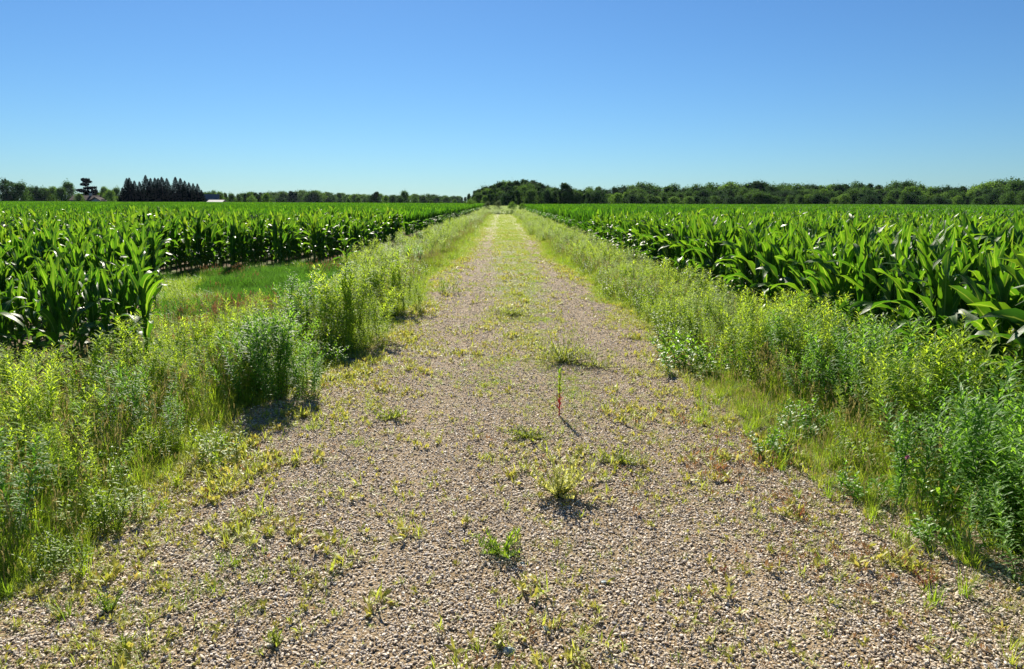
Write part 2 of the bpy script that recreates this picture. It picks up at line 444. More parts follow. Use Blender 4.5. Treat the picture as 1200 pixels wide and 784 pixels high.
# ------------------------------------------------------------------ stones
def stone_mesh(i):
    r = random.Random(i)
    import bmesh
    bm = bmesh.new(); bmesh.ops.create_icosphere(bm, subdivisions=1, radius=.5)
    for v in bm.verts:
        v.co *= r.uniform(.78, 1.12)
    bmesh.ops.scale(bm, vec=(1, r.uniform(.6, .85), r.uniform(.4, .65)), verts=bm.verts)
    me = bpy.data.meshes.new('stone%d' % i); bm.to_mesh(me); bm.free()
    me.materials.append(M['stone']); return me
st_col = template_col('stone_kind', [stone_mesh(i) for i in range(8)])
px_, py_ = falloff(8400, -2.5, 2.7, 1.9, 34, 3.6, 1.45)
edge = np.minimum(px_ - (road_l(py_) - .12), (road_r(py_) + .12) - px_)
keep = (edge > rng.uniform(-.12, .22, len(px_))) & in_view(px_, py_, .6)
px_, py_ = px_[keep], py_[keep]; n = len(px_)
big = rng.random(n) ** 3
sz = (.0092 + .0135 * big) * (1 + .25 * sm(6, 14, py_))
scl = np.stack([sz * rng.uniform(.9, 1.3, n), sz, sz * rng.uniform(.8, 1.1, n)], 1)
pz = gz(px_, py_) + .010 + sz * rng.uniform(-.05, .42, n)
rot = np.stack([rng.normal(0, .42, n), rng.normal(0, .42, n), rng.uniform(0, 6.28, n)], 1)
scatter('gravel', st_col, np.stack([px_, py_, pz], 1), rot, scl, rng.integers(0, 8, n), 'loose angular beige and grey gravel covering the farm track')

# ------------------------------------------------------------------ grass tuft templates
def tuft(seed, n, h, spread_, wid, mats, el=(60, 88), droop=(20, 90), heads=0, seg=3):
    r = random.Random(seed); mb = MB()
    for _ in range(n):
        a = r.uniform(0, 6.28); d = r.uniform(0, spread_) ; b = (math.cos(a) * d, math.sin(a) * d, -.01)
        flat_leaf(mb, b, a + r.uniform(-.8, .8), h * r.uniform(.5, 1.1), wid * r.uniform(.7, 1.3), R(r.uniform(*el)), R(r.uniform(*droop)), seg, 'blade', 0)
    for _ in range(heads):
        a = r.uniform(0, 6.28); d = r.uniform(0, spread_ * .6)
        b = Vector((math.cos(a) * d, math.sin(a) * d, 0)); t = b + Vector((r.uniform(-.08, .08), r.uniform(-.08, .08), h * r.uniform(1.1, 1.45)))
        tube(mb, [b, (b + t) / 2 + Vector((.01, 0, 0)), t], [.0014, .0012, .0008], 3, 1)
        for k in range(5):
            q = b.lerp(t, .82 + .18 * k / 5)
            flat_leaf(mb, q, r.uniform(0, 6.28), .035, .007, R(70), R(20), 2, 'lance', 1)
    return mb.mesh('tuft%d' % seed, mats)

low_col = template_col('low_grass_kind', [tuft(100 + i, 26, .10, .055, .005, [M['grass'], M['straw']], (45, 85), (10, 80)) for i in range(4)]
                       + [tuft(110 + i, 26, .12, .06, .006, [M['grass_g'], M['straw']], (45, 85), (20, 90)) for i in range(2)])
mid_col = template_col('mid_grass_kind', [tuft(120 + i, 34, .30, .07, .007, [M['grass_g'], M['straw']], (60, 88), (15, 80), 2) for i in range(3)]
                       + [tuft(130 + i, 30, .26, .07, .006, [M['grass'], M['straw']], (60, 88), (15, 80), 3) for i in range(2)])
dark_col = template_col('dark_grass_kind', [tuft(140 + i, 40, .34, .09, .008, [M['grass_d'], M['straw']], (55, 88), (20, 100), 0) for i in range(3)] + [tuft(145 + i, 36, .30, .09, .007, [M['grass_g'], M['straw']], (55, 88), (20, 100), 0) for i in range(2)])
dry_col = template_col('dry_grass_kind', [tuft(150 + i, 24, .22, .08, .005, [M['straw'] if i % 2 else M['redweed'], M['redweed']], (40, 85), (10, 70), 3) for i in range(3)])

def seedling(seed, mat, n=7, L=.028, wdt=.009):
    r = random.Random(seed); mb = MB()
    for _ in range(n):
        a = r.uniform(0, 6.28)
        b = (r.uniform(-.012, .012), r.uniform(-.012, .012), r.uniform(0, .012))
        flat_leaf(mb, b, a, L * r.uniform(.6, 1.3), wdt * r.uniform(.7, 1.3), R(r.uniform(5, 75)), R(r.uniform(0, 50)), 2, 'lance', 0)
    return mb.mesh('seedling%d' % seed, [mat])
seed_col = template_col('seedling_kind', [seedling(i, M['seed'], 8) for i in range(4)] + [seedling(10 + i, M['grass'], 10, .045, .004) for i in range(3)] + [seedling(20, M['redweed'], 8, .02, .006)])

# density fields -----------------------------------------------------
def verge(x, y):
    """0 on bare gravel, 1 in the verge"""
    dl = road_l(y) - x; dr = x - road_r(y)
    return np.maximum(dl, dr)

def thin(x, y, p):
    k = rng.random(len(x)) < p
    return x[k], y[k]

# low yellow-green grass along both edges and down the track
X, Y = falloff(1200, -3.4, 3.3, 1.6, 125, 5.5, 1.05)
v = verge(X, Y)
n1_ = vnoise(X, Y, .45, 1); n2_ = vnoise(X, Y, .13, 2); n3_ = vnoise(X, Y, 1.6, 9)
edgep = sm(-.25, .25, v + (n1_ - .5) * .8) * (1 - .75 * sm(.45, .9, v))
midp = 1.5 * np.exp(-((X - .32) / (.42 + .1 * sm(10, 25, Y))) ** 2) * sm(2.5, 10, Y) * sm(.30, .6, n1_ * .6 + n3_ * .4)
farp = sm(11, 42, Y) * .8 * (1 - .75 * np.exp(-((X - 1.2) / .36) ** 2) - .75 * np.exp(-((X + .6) / .36) ** 2))
patch = .55 * sm(.58, .78, n1_ * .55 + n2_ * .25 + n3_ * .2) 
p = np.clip(edgep * 1.0 + midp * .85 * (v < 0) + farp + patch * .5 * (v < 0), 0, 1)
X, Y = thin(X, Y, p); k = in_view(X, Y); X, Y = X[k], Y[k]; n = len(X)
v = verge(X, Y)
s = (.45 + .65 * sm(-.1, .5, v) + .25 * sm(8, 40, Y)) * rng.uniform(.5, 1.3, n) * (.65 + .75 * vnoise(X, Y, .5, 51))
idx = np.where(rng.random(n) < .15 + .5 * sm(.2, .7, v) + .5 * sm(.5, .75, vnoise(X, Y, .6, 52)), rng.integers(4, 6, n), rng.integers(0, 4, n))
scatter('low_grass', low_col, np.stack([X, Y, gz(X, Y)], 1), up_rot(n), np.stack([s] * 3, 1), idx, 'low yellow-green grass along both edges and the crown of the gravel track')

# seedlings strewn over the gravel
X, Y = falloff(760, -2.3, 2.5, 1.8, 45, 7, 1.1)
n1_ = vnoise(X, Y, .35, 11); n2_ = vnoise(X, Y, .1, 12); n3_ = vnoise(X, Y, 1.2, 13)
v = verge(X, Y)
trk = 1 - (.35 + .5 * sm(5, 12, Y)) * (np.exp(-((X - 1.15) / .36) ** 2) + np.exp(-((X + .6) / .4) ** 2))
p = (.15 + .85 * sm(.42, .7, n1_ * .5 + n2_ * .2 + n3_ * .3)) * (.55 + .6 * sm(-1., -.1, v)) * trk
X, Y = thin(X, Y, np.clip(p, 0, 1) * (v < .1)); n = len(X)
s = rng.uniform(.5, 1.5, n) * (1 + .5 * sm(5, 20, Y)) * (.8 + .5 * (vnoise(X, Y, .3, 60) > .6))
redzone = np.exp(-((X - 1.55) / .5) ** 2) * sm(6.5, 4.5, Y)
idx = np.where(rng.random(n) < .04 + .45 * redzone, 7, rng.integers(0, 7, n))
scatter('seedlings', seed_col, np.stack([X, Y, gz(X, Y) + .012], 1), up_rot(n, .2), np.stack([s] * 3, 1), idx, 'tiny yellow-green and reddish seedlings strewn over the gravel')

# taller verge grass with seed heads
def in_patch(x, y):
    """the grassy wedge between the two parts of the left cornfield"""
    return (x < -3.0) & (x > -8.2) & (y > 7.6) & (x > -3.5 - (y - 7.2) * .43) & (y < 21 + (x + 4.3) * 1.45)
X, Y = [], []
for dens, y0, y1 in ((210, 1.8, 7), (100, 7, 20), (45, 20, 60), (16, 60, 125)):
    for x0, x1 in ((-5.4, -1.4), (1.5, 4.0)):
        a, b = rects(dens, x0, x1, y0, y1); X.append(a); Y.append(b)
X = np.concatenate(X); Y = np.concatenate(Y)
v = verge(X, Y)
n1_ = vnoise(X, Y, .7, 21)
p = sm(.12, .45, v) * (.25 + .75 * sm(.3, .6, n1_)) * (1 - .6 * sm(.9, 1.4, v))
strong = np.exp(-(((X - 2.3) / .38) ** 2 + ((Y - 5.8) / 1.8) ** 2)) * 2.0 + np.exp(-(((X + 2.6) / .4) ** 2 + ((Y - 4.2) / 1.3) ** 2)) * 1.2
bare = np.exp(-(((X + 3.9) / .55) ** 2 + ((Y - 6.5) / .5) ** 2))
p = np.clip(p + strong, 0, 1) * (1 - .95 * bare) * ~((X < -4.2) & (Y > 7)) * ~in_patch(X, Y)
X, Y = thin(X, Y, p); k = in_view(X, Y); X, Y = X[k], Y[k]; n = len(X)
s = rng.uniform(.55, 1.15, n) * (.55 + .45 * sm(.1, .6, verge(X, Y)))
scatter('verge_grass', mid_col, np.stack([X, Y, gz(X, Y)], 1), up_rot(n), np.stack([s] * 3, 1), rng.integers(0, 5, n), 'taller verge grass with pale seed heads between the gravel and the weeds')

# green grass wedge on the left
a, b = rects(130, -8.5, -3, 7.5, 21); k = in_patch(a, b); a, b = a[k], b[k]
rp = np.maximum(np.exp(-(((a + 3.9) / .7) ** 2 + ((b - 11) / .9) ** 2)), .55 * (vnoise(a, b, .9, 70) > .72))
kk = rng.random(len(a)) > rp * .85
scatter('grass_patch', dark_col, np.stack([a[kk], b[kk], gz(a[kk], b[kk])], 1), up_rot(kk.sum()), np.stack([rng.uniform(.45, 1.0, kk.sum()) * (.6 + .8 * vnoise(a[kk], b[kk], .8, 40))] * 3, 1), np.where(vnoise(a[kk], b[kk], 1.2, 41) > .72, 3 + rng.integers(0, 2, kk.sum()), rng.integers(0, 3, kk.sum())), 'soft dark green grass filling the gap in the left cornfield')
kk = (rng.random(len(a)) < rp * .8)
X2, Y2 = rects(16, -4.6, -3.1, 6.0, 7.6)
X3 = np.concatenate([a[kk], X2]); Y3 = np.concatenate([b[kk], Y2])
scatter('dried_grass', dry_col, np.stack([X3, Y3, gz(X3, Y3)], 1), up_rot(len(X3), .2), np.stack([rng.uniform(.6, 1.2, len(X3))] * 3, 1), rng.integers(0, 3, len(X3)), 'reddish brown dried grass in the left verge before the corn')

# ------------------------------------------------------------------ corn
def corn_parts(seed, H=1.33):
    """returns stalk MB and list of leaf MBs in plant space"""
    r = random.Random(seed)
    st = MB(); lean = (r.uniform(-.05, .05), r.uniform(-.05, .05))
    hs = H * r.uniform(.66, .74)
    P = lambda z: Vector((lean[0] * (z / H) ** 1.5, lean[1] * (z / H) ** 1.5, z))
    tube(st, [P(hs * t) - Vector((0, 0, .03 if t == 0 else 0)) for t in (0, .3, .6, .85, 1)], [.015, .0135, .012, .010, .007], 6)
    az = r.uniform(0, 6.28); L = []
    nl = r.randint(10, 12)
    for i in range(nl):
        t = i / (nl - 1)
        z = hs * (.22 + .78 * t ** .9)
        a = az + math.pi * i + r.uniform(-.45, .45)
        ln = (.35 + .27 * math.sin(math.pi * min(1, t * .8 + .1))) * r.uniform(.85, 1.1) * H / 1.33
        if t > .66: el, dr = r.uniform(76, 90), r.uniform(0, 45) if r.random() < .75 else r.uniform(60, 120)
        elif t > .33: el, dr = r.uniform(68, 84), r.uniform(20, 70) if r.random() < .6 else r.uniform(80, 150)
        else: el, dr = r.uniform(55, 72), r.uniform(90, 165); ln *= .8
        mb = MB()
        leaf(mb, P(z) + Vector((math.cos(a), math.sin(a), 0)) * .008, a, ln, (.074 + .042 * math.sin(math.pi * min(1, t * .9 + .15))) * r.uniform(.9, 1.2), R(el), R(dr), 10, .4, .15, r.uniform(-.5, .5), 'corn', 0, r.uniform(-1.1, 1.1))
        L.append(mb)
    return st, L
corn_T = []
for i in range(12):
    st, L = corn_parts(500 + i, 1.33)
    corn_T.append((st.mesh('corn_stalk', [M['stalk']], True), [l.mesh('corn_leaf', [M['corn']], True) for l in L]))
    j = MB(); j.merge(st, None, 1)
    for l in L: j.merge(l, None, 0)
    corn_T[-1] += (j.mesh('corn_whole', [M['corn'], M['stalk']], True), j)
corn_col = template_col('corn_kind', [t[2] for t in corn_T])

def far_plant(r):
    mb = MB(); az = r.uniform(0, 6.28); H = 1.33 * r.uniform(.93, 1.05)
    for i in range(8):
        t = i / 7; z = H * (.32 + .40 * t)
        a = az + math.pi * i + r.uniform(-.6, .6)
        el, dr = (r.uniform(72, 88), r.uniform(5, 50)) if t > .5 else (r.uniform(55, 75), r.uniform(60, 130))
        leaf(mb, (0, 0, z), a, r.uniform(.38, .54), r.uniform(.09, .125), R(el), R(dr), 3, .3, 0, 0, 'corn', 0, r.uniform(-1, 1))
    return mb
def patch_mesh(seed, sz=4.56):
    r = random.Random(seed); mb = MB()
    for i in range(6):
        y = -sz / 2
        while y < sz / 2:
            M4 = Matrix.Translation((-sz / 2 + .38 + i * .76 + r.uniform(-.05, .05), y, r.uniform(-.05, .03)))
            mb.merge(far_plant(r), M4); y += .19 * r.uniform(.8, 1.2)
    return mb.mesh('corn_patch%d' % seed, [M['corn_far']])
patch_col = template_col('corn_patch_kind', [patch_mesh(i) for i in range(4)])

ROWS_R = 3.75; ROWS_L = -4.0
NEAR = 30.4                                                   # individual plants up to here, patches beyond
def corn_ok(x, y):
    if x > 0: return y > 2.5
    if y < 6.9: return False
    if y < 17.5 and x > -3.45 - (y - 6.9) * .43: return False
    if y >= 16.5 and y < 21.5 and x > -4.0 - (21.5 - y) * .72: return False
    return True
cp = []
for side in (1, -1):
    k = 0
    while True:
        x0 = (ROWS_R + .76 * k) if side > 0 else (-3.5 - .76 * k)
        if abs(x0) > NEAR * .72 + 4: break
        y = 2.6 + random.random() * .2
        while y < NEAR:
            y += .165 * random.uniform(.75, 1.3)
            x = x0 + random.gauss(0, .045)
            if abs(x) < .72 * y + 2.6 and corn_ok(x, y) and (side > 0 or y < 17 or x < -3.8):
                h = 1.0 + (float(vnoise(x, y, 2.5, 30)) - .5) * .18 + random.gauss(0, .065)
                if side < 0 and y < 13: h *= .80 + .20 * float(sm(6.9, 13, y))
                if side > 0 and y < 14: h *= 1.04
                cp.append((x, y, h))
        k += 1
cp = np.array(cp)
vis_edge = np.abs(cp[:, 0]) < .70 * cp[:, 1] + .05
# how large each shows: near, and in one of the front rows
rowdepth = np.where(cp[:, 0] > 0, (cp[:, 0] - ROWS_R) / .76, 0)
frontL = np.where(cp[:, 1] < 17.5, np.minimum(cp[:, 1] - 6.9, (-3.45 - (cp[:, 1] - 6.9) * .43 - cp[:, 0]) ), (-4.0 - np.maximum(0, 21.5 - cp[:, 1]) * .72) - cp[:, 0]) / .76
rowdepth = np.where(cp[:, 0] > 0, rowdepth, frontL)
score = np.hypot(cp[:, 0], cp[:, 1]) + 1.6 * np.clip(rowdepth, 0, 9) + np.where(vis_edge, 0, 1e3)
order = np.argsort(score)
solo = set(order[:296].tolist())
proto = []
def corn_plant(x, y, s, ti, rz, label, group, tilt=(0, 0)):
    st, Ls, _, _ = corn_T[ti]
    o = bpy.data.objects.new('corn_plant', None); C.objects.link(o); o.empty_display_size = .2
    o.location = (x, y, float(gz(x, y))); o.rotation_euler = (tilt[0], tilt[1], rz); o.scale = (s, s, s)
    tag(o, label, 'corn plant', group)
    link('stalk', st, o)
    for l in Ls: link('leaf', l, o)
    return o
def corn_label(x, y, rd):
    if x > 0:
        w_ = 'the near end' if y < 8.5 else ('the middle stretch' if y < 13 else 'the farther stretch')
        if rd < .5: return ('front-row corn plant in %s of the right field edge, behind the tall weeds' % w_, 'front row corn on the right')
        if rd < 1.6: return ('second-row corn plant in %s of the right field edge' % w_, 'second row corn on the right')
        return ('corn plant in %s of the right field, three or more rows in' % w_, 'inner rows of corn on the right')
    if y < 10: 
        s_ = 'left picture edge' if x / y < -.55 else 'grass gap'
        if rd < .5: return ('corn plant on the outer edge of the near left block, towards the ' + s_, 'edge corn of the near left block')
        return ('corn plant inside the near left block of corn, towards the ' + s_, 'inner corn of the near left block')
    if rd < 1: return ('corn plant on the field edge behind the left %s' % ('grass patch' if x < -4.6 else 'roadside weeds'), 'edge corn behind the left grass patch')
    return ('corn plant within the left field behind its edge row', 'inner corn of the left field')
rest = []
for i in range(len(cp)):
    x, y, h = cp[i]
    if i in solo:
        lb, gr = corn_label(x, y, rowdepth[i])
        corn_plant(x, y, h, random.randrange(12), random.uniform(0, 6.28), lb, gr, (random.gauss(0, .04), random.gauss(0, .04)))
    else: rest.append((x, y, h))
# a few plants that stand apart
def gp(px, py): return px2ground(px, py, 0.03)
x, y = gp(176, 440); corn_plant(x, y, .88, 3, .6, 'lone upright corn plant with one sunlit yellow-green leaf at the near left corner', None)
x, y = gp(407, 325); corn_plant(x, y, .8, 5, 1.9, 'bright green corn plant standing out before the dark corn edge by the left weeds', None)
# plant with a long drooping leaf at the left edge of the picture
x, y = gp(-30, 455)
dp = corn_plant(x, y, .9, 7, .2, 'corn plant at the left picture edge with one long drooping sunlit leaf', None)
mb = MB(); leaf(mb, (0, 0, .62), R(-10), .85, .085, R(48), R(150), 10, .3, .15, -.3, 'corn')
link('leaf', mb.mesh('long_leaf', [M['corn']], True), dp)
x, y = gp(1235, 395)
dq = corn_plant(x, y, .98, 2, 2.2, 'corn plant at the right picture edge with broad pale glinting leaves', None)
rest = np.array(rest); n = len(rest)
scatter('corn_rows', corn_col, np.stack([rest[:, 0], rest[:, 1], gz(rest[:, 0], rest[:, 1])], 1), up_rot(n, .05), np.stack([rest[:, 2]] * 3, 1), rng.integers(0, 12, n), 'rows of green corn filling both fields behind the nearest plants')
# far corn in patches
pp = []
sz = 4.56
FAR_L = lambda x: 345.0
for side in (1, -1):
    x_edge = ROWS_R - .38 if side > 0 else ROWS_L + .5
    y = NEAR + sz / 2
    while y < 380:
        k = 0
        while True:
            x = x_edge + side * (sz / 2 + k * sz)
            if abs(x) > .74 * y + 14: break
            end = 300 if side < 0 else (150 + min(abs(x), 260) * .9 )
            if side < 0: end = 190 + min(abs(x), 200) * .75
            if y < end: pp.append((x + (random.random() - .5) * .1, y, side))
            k += 1
        y += sz
pp = np.array(pp); n = len(pp)
rot = np.stack([np.zeros(n), np.zeros(n), rng.integers(0, 2, n) * math.pi], 1)
s = np.ones((n, 3)); s[:, 2] = rng.uniform(.97, 1.03, n) + (vnoise(pp[:, 0], pp[:, 1], 25, 33) - .5) * .08
scatter('corn_field', patch_col, np.stack([pp[:, 0], pp[:, 1], gz(pp[:, 0], pp[:, 1])], 1), rot, s, rng.integers(0, 4, n), 'dense green corn stretching away to the trees on both sides of the track')

# ------------------------------------------------------------------ goldenrod and other tall weeds
def weed_stem(seed, H=1.0, nl=78, L=.105, W=.019, branch=True):
    r = random.Random(seed); st = MB(); fo = MB()
    lx, ly = r.uniform(-.16, .16), r.uniform(-.16, .16)
    P = lambda t: Vector((lx * t * t, ly * t * t, H * t))
    tube(st, [P(0) - Vector((0, 0, .02)), P(.35), P(.7), P(1)], [.0035, .003, .0024, .0012], 4)
    a = r.uniform(0, 6.28)
    for i in range(nl):
        t = .06 + .94 * (i / (nl - 1)) ** .9
        a += 2.4 + r.uniform(-.5, .5)
        sc = (.72 + .4 * math.sin(math.pi * min(1, t * .85))) * (1 if t < .92 else .7)
        el = r.uniform(0, 45) + 20 * t
        leaf(fo, P(t), a, L * sc * r.uniform(.7, 1.25), W * sc * r.uniform(.8, 1.2), R(el), R(r.uniform(20, 80)), 3, .22, 0, r.uniform(-.5, .5))
    if branch:
        for k in range(r.randint(3, 7)):
            t = r.uniform(.5, .9); a = r.uniform(0, 6.28); b = P(t); q = b + Vector((math.cos(a) * .13, math.sin(a) * .13, .12)) * r.uniform(.7, 1.3)
            tube(st, [b, q], [.0016, .001], 3)
            for j in range(10):
                u = .2 + .8 * j / 9
                leaf(fo, b.lerp(q, u), a + 2.4 * j, L * .55, W * .7, R(r.uniform(10, 60)), R(50), 2, .2)
    return st, fo
stemT = []
for i in range(7):
    st, fo = weed_stem(800 + i, 1.0)
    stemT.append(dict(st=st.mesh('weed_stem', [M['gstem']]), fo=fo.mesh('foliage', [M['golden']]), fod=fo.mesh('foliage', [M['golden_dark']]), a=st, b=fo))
for me_ in [t['fo'] for t in stemT]: pass

def clump_joined(seed, n, rad, mat, stems=None):
    r = random.Random(seed); mb = MB(); n = int(n * .75)
    for _ in range(n):
        a = r.uniform(0, 6.28); d = rad * math.sqrt(r.random()); s = r.uniform(.6, 1.0) * (1.05 - .4 * (d / rad) ** 2)
        T4 = Matrix.Translation((math.cos(a) * d, math.sin(a) * d, 0)) @ Matrix.Rotation(r.uniform(0, 6.28), 4, 'Z') @ Matrix.Rotation(r.gauss(0, .2), 4, 'X') @ Matrix.Scale(s, 4)
        t = stemT[r.randrange(len(stemT))]
        mb.merge(t['a'], T4, 1); mb.merge(t['b'], T4, 0)
    return mb.mesh('weed_clump%d' % seed, [mat, M['gstem']])
cl_green = [clump_joined(i, 26, .48, M['golden']) for i in range(3)]
cl_dark = [clump_joined(20 + i, 26, .48, M['golden_dark']) for i in range(2)]
cl_silver = [clump_joined(40 + i, 22, .42, M['silver']) for i in range(2)]
def small_clump(seed, n, H, rad, mat, L=.05, W=.02, nl=26):
    r = random.Random(seed); mb = MB()
    for _ in range(n):
        a = r.uniform(0, 6.28); d = rad * math.sqrt(r.random())
        st, fo = weed_stem(r.randrange(10 ** 6), H * r.uniform(.6, 1.1), nl, L, W, False)
        T4 = Matrix.Translation((math.cos(a) * d, math.sin(a) * d, 0)) @ Matrix.Rotation(r.gauss(0, .25), 4, 'X') @ Matrix.Rotation(r.gauss(0, .25), 4, 'Y')
        mb.merge(st, T4, 1); mb.merge(fo, T4, 0)
    return mb.mesh('small_clump%d' % seed, [mat, M['gstem']])
cl_broad = [small_clump(60 + i, 14, .32, .24, M['broad'], .06, .026, 20) for i in range(2)]
cl_yel = [small_clump(70 + i, 16, .42, .26, M['grass_g'], .055, .014, 24) for i in range(2)]

def near_clump(x, y, h, rad, n, dark, label, group=None):
    o = bpy.data.objects.new('goldenrod_clump', None); C.objects.link(o); o.location = (x, y, float(gz(x, y)))
    tag(o, label, 'weed clump', group)
    for _ in range(n):
        a = random.uniform(0, 6.28); d = rad * math.sqrt(random.random()); s = h * random.uniform(.66, 1.04) * (1.05 - .48 * (d / rad) ** 2.5)
        t = stemT[random.randrange(len(stemT))]
        so_ = link('stem', t['st'], o, (math.cos(a) * d, math.sin(a) * d, 0))
        so_.rotation_euler = (random.gauss(0, .16) - .2 * math.sin(a) * d / rad, random.gauss(0, .16) + .2 * math.cos(a) * d / rad, random.uniform(0, 6.28)); so_.scale = (s, s, s)
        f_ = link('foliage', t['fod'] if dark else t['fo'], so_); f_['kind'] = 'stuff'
    return o
def far_clump(x, y, s, me, name, label, cat, group=None, sz_=None):
    o = link(name, me, None, (x, y, float(gz(x, y))))
    o.rotation_euler = (0, 0, random.uniform(0, 6.28)); o.scale = (s * random.uniform(.9, 1.15), s * random.uniform(.9, 1.15), sz_ or s)
    tag(o, label, cat, group); return o

placed = []
def free(x, y, d):
    for a, b in placed:
        if (a - x) ** 2 + (b - y) ** 2 < d * d: return False
    placed.append((x, y)); return True

# named clumps on the left, from the photograph (base pixel)
named = [
 (324, 466, .84, .34, 46, True, 'tall dark goldenrod clump jutting towards the gravel on the left'),
 (300, 440, .82, .38, 34, False, 'goldenrod clump just behind the tall dark one that juts out on the left'),
 (405, 405, .98, .44, 52, False, 'rounded pale green goldenrod clump with shaded base, second along the left gravel edge'),
 (372, 398, .92, .40, 40, True, 'goldenrod clump against the left side of the rounded pale green one'),
 (455, 366, 1.0, .48, 54, False, 'tall domed goldenrod clump nearest the dark left corn edge'),
]
for px, py, h, rad, n, dk, lb in named:
    x, y = gp(px, py); placed.append((x, y)); near_clump(x, y, h, rad * 1.2, int(n * 1.15), dk, lb)
random.seed(20)
cnt = 0
while cnt < 16:                                               # loose yellow-green weeds before the grass wedge
    x = random.uniform(-5.2, -2.6); y = random.uniform(7.4, 11.5)
    if x < -3.6 - (y - 7.2) * .40 or not free(x, y, .45): continue
    near_clump(x, y, random.uniform(.42, .62), .36, 12, False, 'low loose weed clump between the left grass patch and the near bank', 'low weeds before the left grass patch'); cnt += 1
random.seed(21)
tries = 0; cnt = 0
while cnt < 24 and tries < 3000:                              # left bank
    tries += 1; x = random.uniform(-5.0, -2.35); y = random.uniform(2.7, 7.6)
    if abs(x) > .72 * y + .9 or (x < -3.2 and y > 6.0) or x > -2.68 + .13 * (y - 3.5): continue
    if math.hypot((x + 3.9) / .7, (y - 6.5) / .6) < 1: continue
    if not free(x, y, .46): continue
    h = random.uniform(.58, .74) if y < 5.5 else random.uniform(.62, .8)
    near_clump(x, y, h, .36, 20, random.random() < .35, 'goldenrod clump at %s of the near left bank, %s' % ('the gravel side' if x > -2.9 else ('the middle' if x > -3.6 else 'the corn side'), 'closest to camera' if y < 4.2 else ('midway along it' if y < 5.6 else 'at its far end')), 'goldenrod in the near left bank'); cnt += 1
cnt = 0; pl2 = []
while cnt < 30:                                               # short leafy weeds fringing the gravel on both sides
    sd = random.choice((-1, 1, 1)); y = random.uniform(2.8, 9.5); x = (float(road_r(y)) + random.uniform(.02, .5)) if sd > 0 else (float(road_l(y)) - random.uniform(.02, .4))
    if any((a - x) ** 2 + (b - y) ** 2 < .07 for a, b in pl2): continue
    pl2.append((x, y))
    far_clump(x, y, random.uniform(.45, .8), random.choice(cl_yel + cl_broad[:1] + cl_yel), 'fringe_weed', 'short yellow-green weed at the %s gravel edge, in front of the tall weeds' % ('right' if sd > 0 else 'left'), 'weed', 'short weeds fringing the gravel', random.uniform(.45, .85)); cnt += 1
cnt = 0; tries = 0
while cnt < 38 and tries < 6000:                              # right bank
    tries += 1; y = random.uniform(2.0, 8.6); x = random.uniform(2.3, 3.75)
    if x > .72 * y + 1.2 : continue
    if x < 2.5 + .12 * max(0, 3.2 - y) + .28 * (y > 4.2) * (y < 7): continue
    if not free(x, y, .40): continue
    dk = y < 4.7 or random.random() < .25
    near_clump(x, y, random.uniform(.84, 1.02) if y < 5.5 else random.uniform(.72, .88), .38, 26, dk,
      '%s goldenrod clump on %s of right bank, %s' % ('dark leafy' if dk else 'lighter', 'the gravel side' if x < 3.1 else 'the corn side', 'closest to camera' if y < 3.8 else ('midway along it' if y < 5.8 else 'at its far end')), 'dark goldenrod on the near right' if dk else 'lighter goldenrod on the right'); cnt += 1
# farther clumps, one mesh each
cnt = 0; tries = 0
while cnt < 112 and tries < 9000:
    tries += 1; y = 8.0 + 52 * random.random() ** 1.7; x = random.uniform(2.0, 3.6) - .3 * float(sm(15, 50, y))
    if not free(x, y, .52): continue
    q = random.random()
    if x < 2.3 and y < 30: far_clump(x, y, 1, random.choice(cl_yel), 'weed_clump', 'short yellow-green weed clump at the inner edge of the right verge', 'weed clump', 'short weeds along the right verge', random.uniform(.9, 1.3))
    else: far_clump(x, y, 1, random.choice(cl_green if q < .7 else cl_silver), 'goldenrod_clump', 'goldenrod clump between right gravel edge and corn, %s' % ('just past the near bank' if y < 14 else ('midway along the track' if y < 28 else 'far along the track')), 'weed clump', 'far goldenrod on the right', random.uniform(.58, .84))
    cnt += 1
cnt = 0; tries = 0
while cnt < 84 and tries < 6000:
    tries += 1; y = 7.6 + 52 * random.random() ** 1.4; x = random.uniform(-3.9, -1.9) + .25 * float(sm(15, 50, y))
    if in_patch(x, y) and x < -3.4: continue
    if x < -3.1 and y < 15: continue
    if x > -2.05 and y < 30 and random.random() < .5: continue
    if not free(x, y, .62): continue
    q = random.random()
    if x > -2.2: far_clump(x, y, 1, random.choice(cl_yel), 'weed_clump', 'short yellow-green weed clump at the inner edge of the left verge', 'weed clump', 'short weeds along the left verge', random.uniform(.8, 1.2))
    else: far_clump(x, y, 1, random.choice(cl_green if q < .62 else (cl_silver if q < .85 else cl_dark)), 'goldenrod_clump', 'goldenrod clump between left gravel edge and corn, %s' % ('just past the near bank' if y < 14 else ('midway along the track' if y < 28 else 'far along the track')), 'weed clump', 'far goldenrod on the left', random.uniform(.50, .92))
    cnt += 1
X, Y = rects(.9, -9, 9, 106, 215); n = len(X)
scatter('meadow_weeds', template_col('meadow_kind', cl_silver + cl_yel), np.stack([X, Y, gz(X, Y)], 1), up_rot(n, .03), np.stack([rng.uniform(1.2, 2, n)] * 2 + [rng.uniform(.6, 1.1, n)], 1), rng.integers(0, 4, n), 'weedy scrub where the track ends before the central wood')
wc = template_col('far_weed_kind', cl_green + cl_silver)
X, Y = rects(.9, -4.0, 3.8, 58, 150); k = (np.abs(X) > 1.9 - .4 * sm(60, 140, Y)); X, Y = X[k], Y[k]; n = len(X)
scatter('verge_weeds', wc, np.stack([X, Y, gz(X, Y)], 1), up_rot(n, .03), np.stack([rng.uniform(.9, 1.3, n)] * 2 + [rng.uniform(.5, .8, n)], 1), rng.integers(0, 5, n), 'far weeds closing in on the track from both sides')

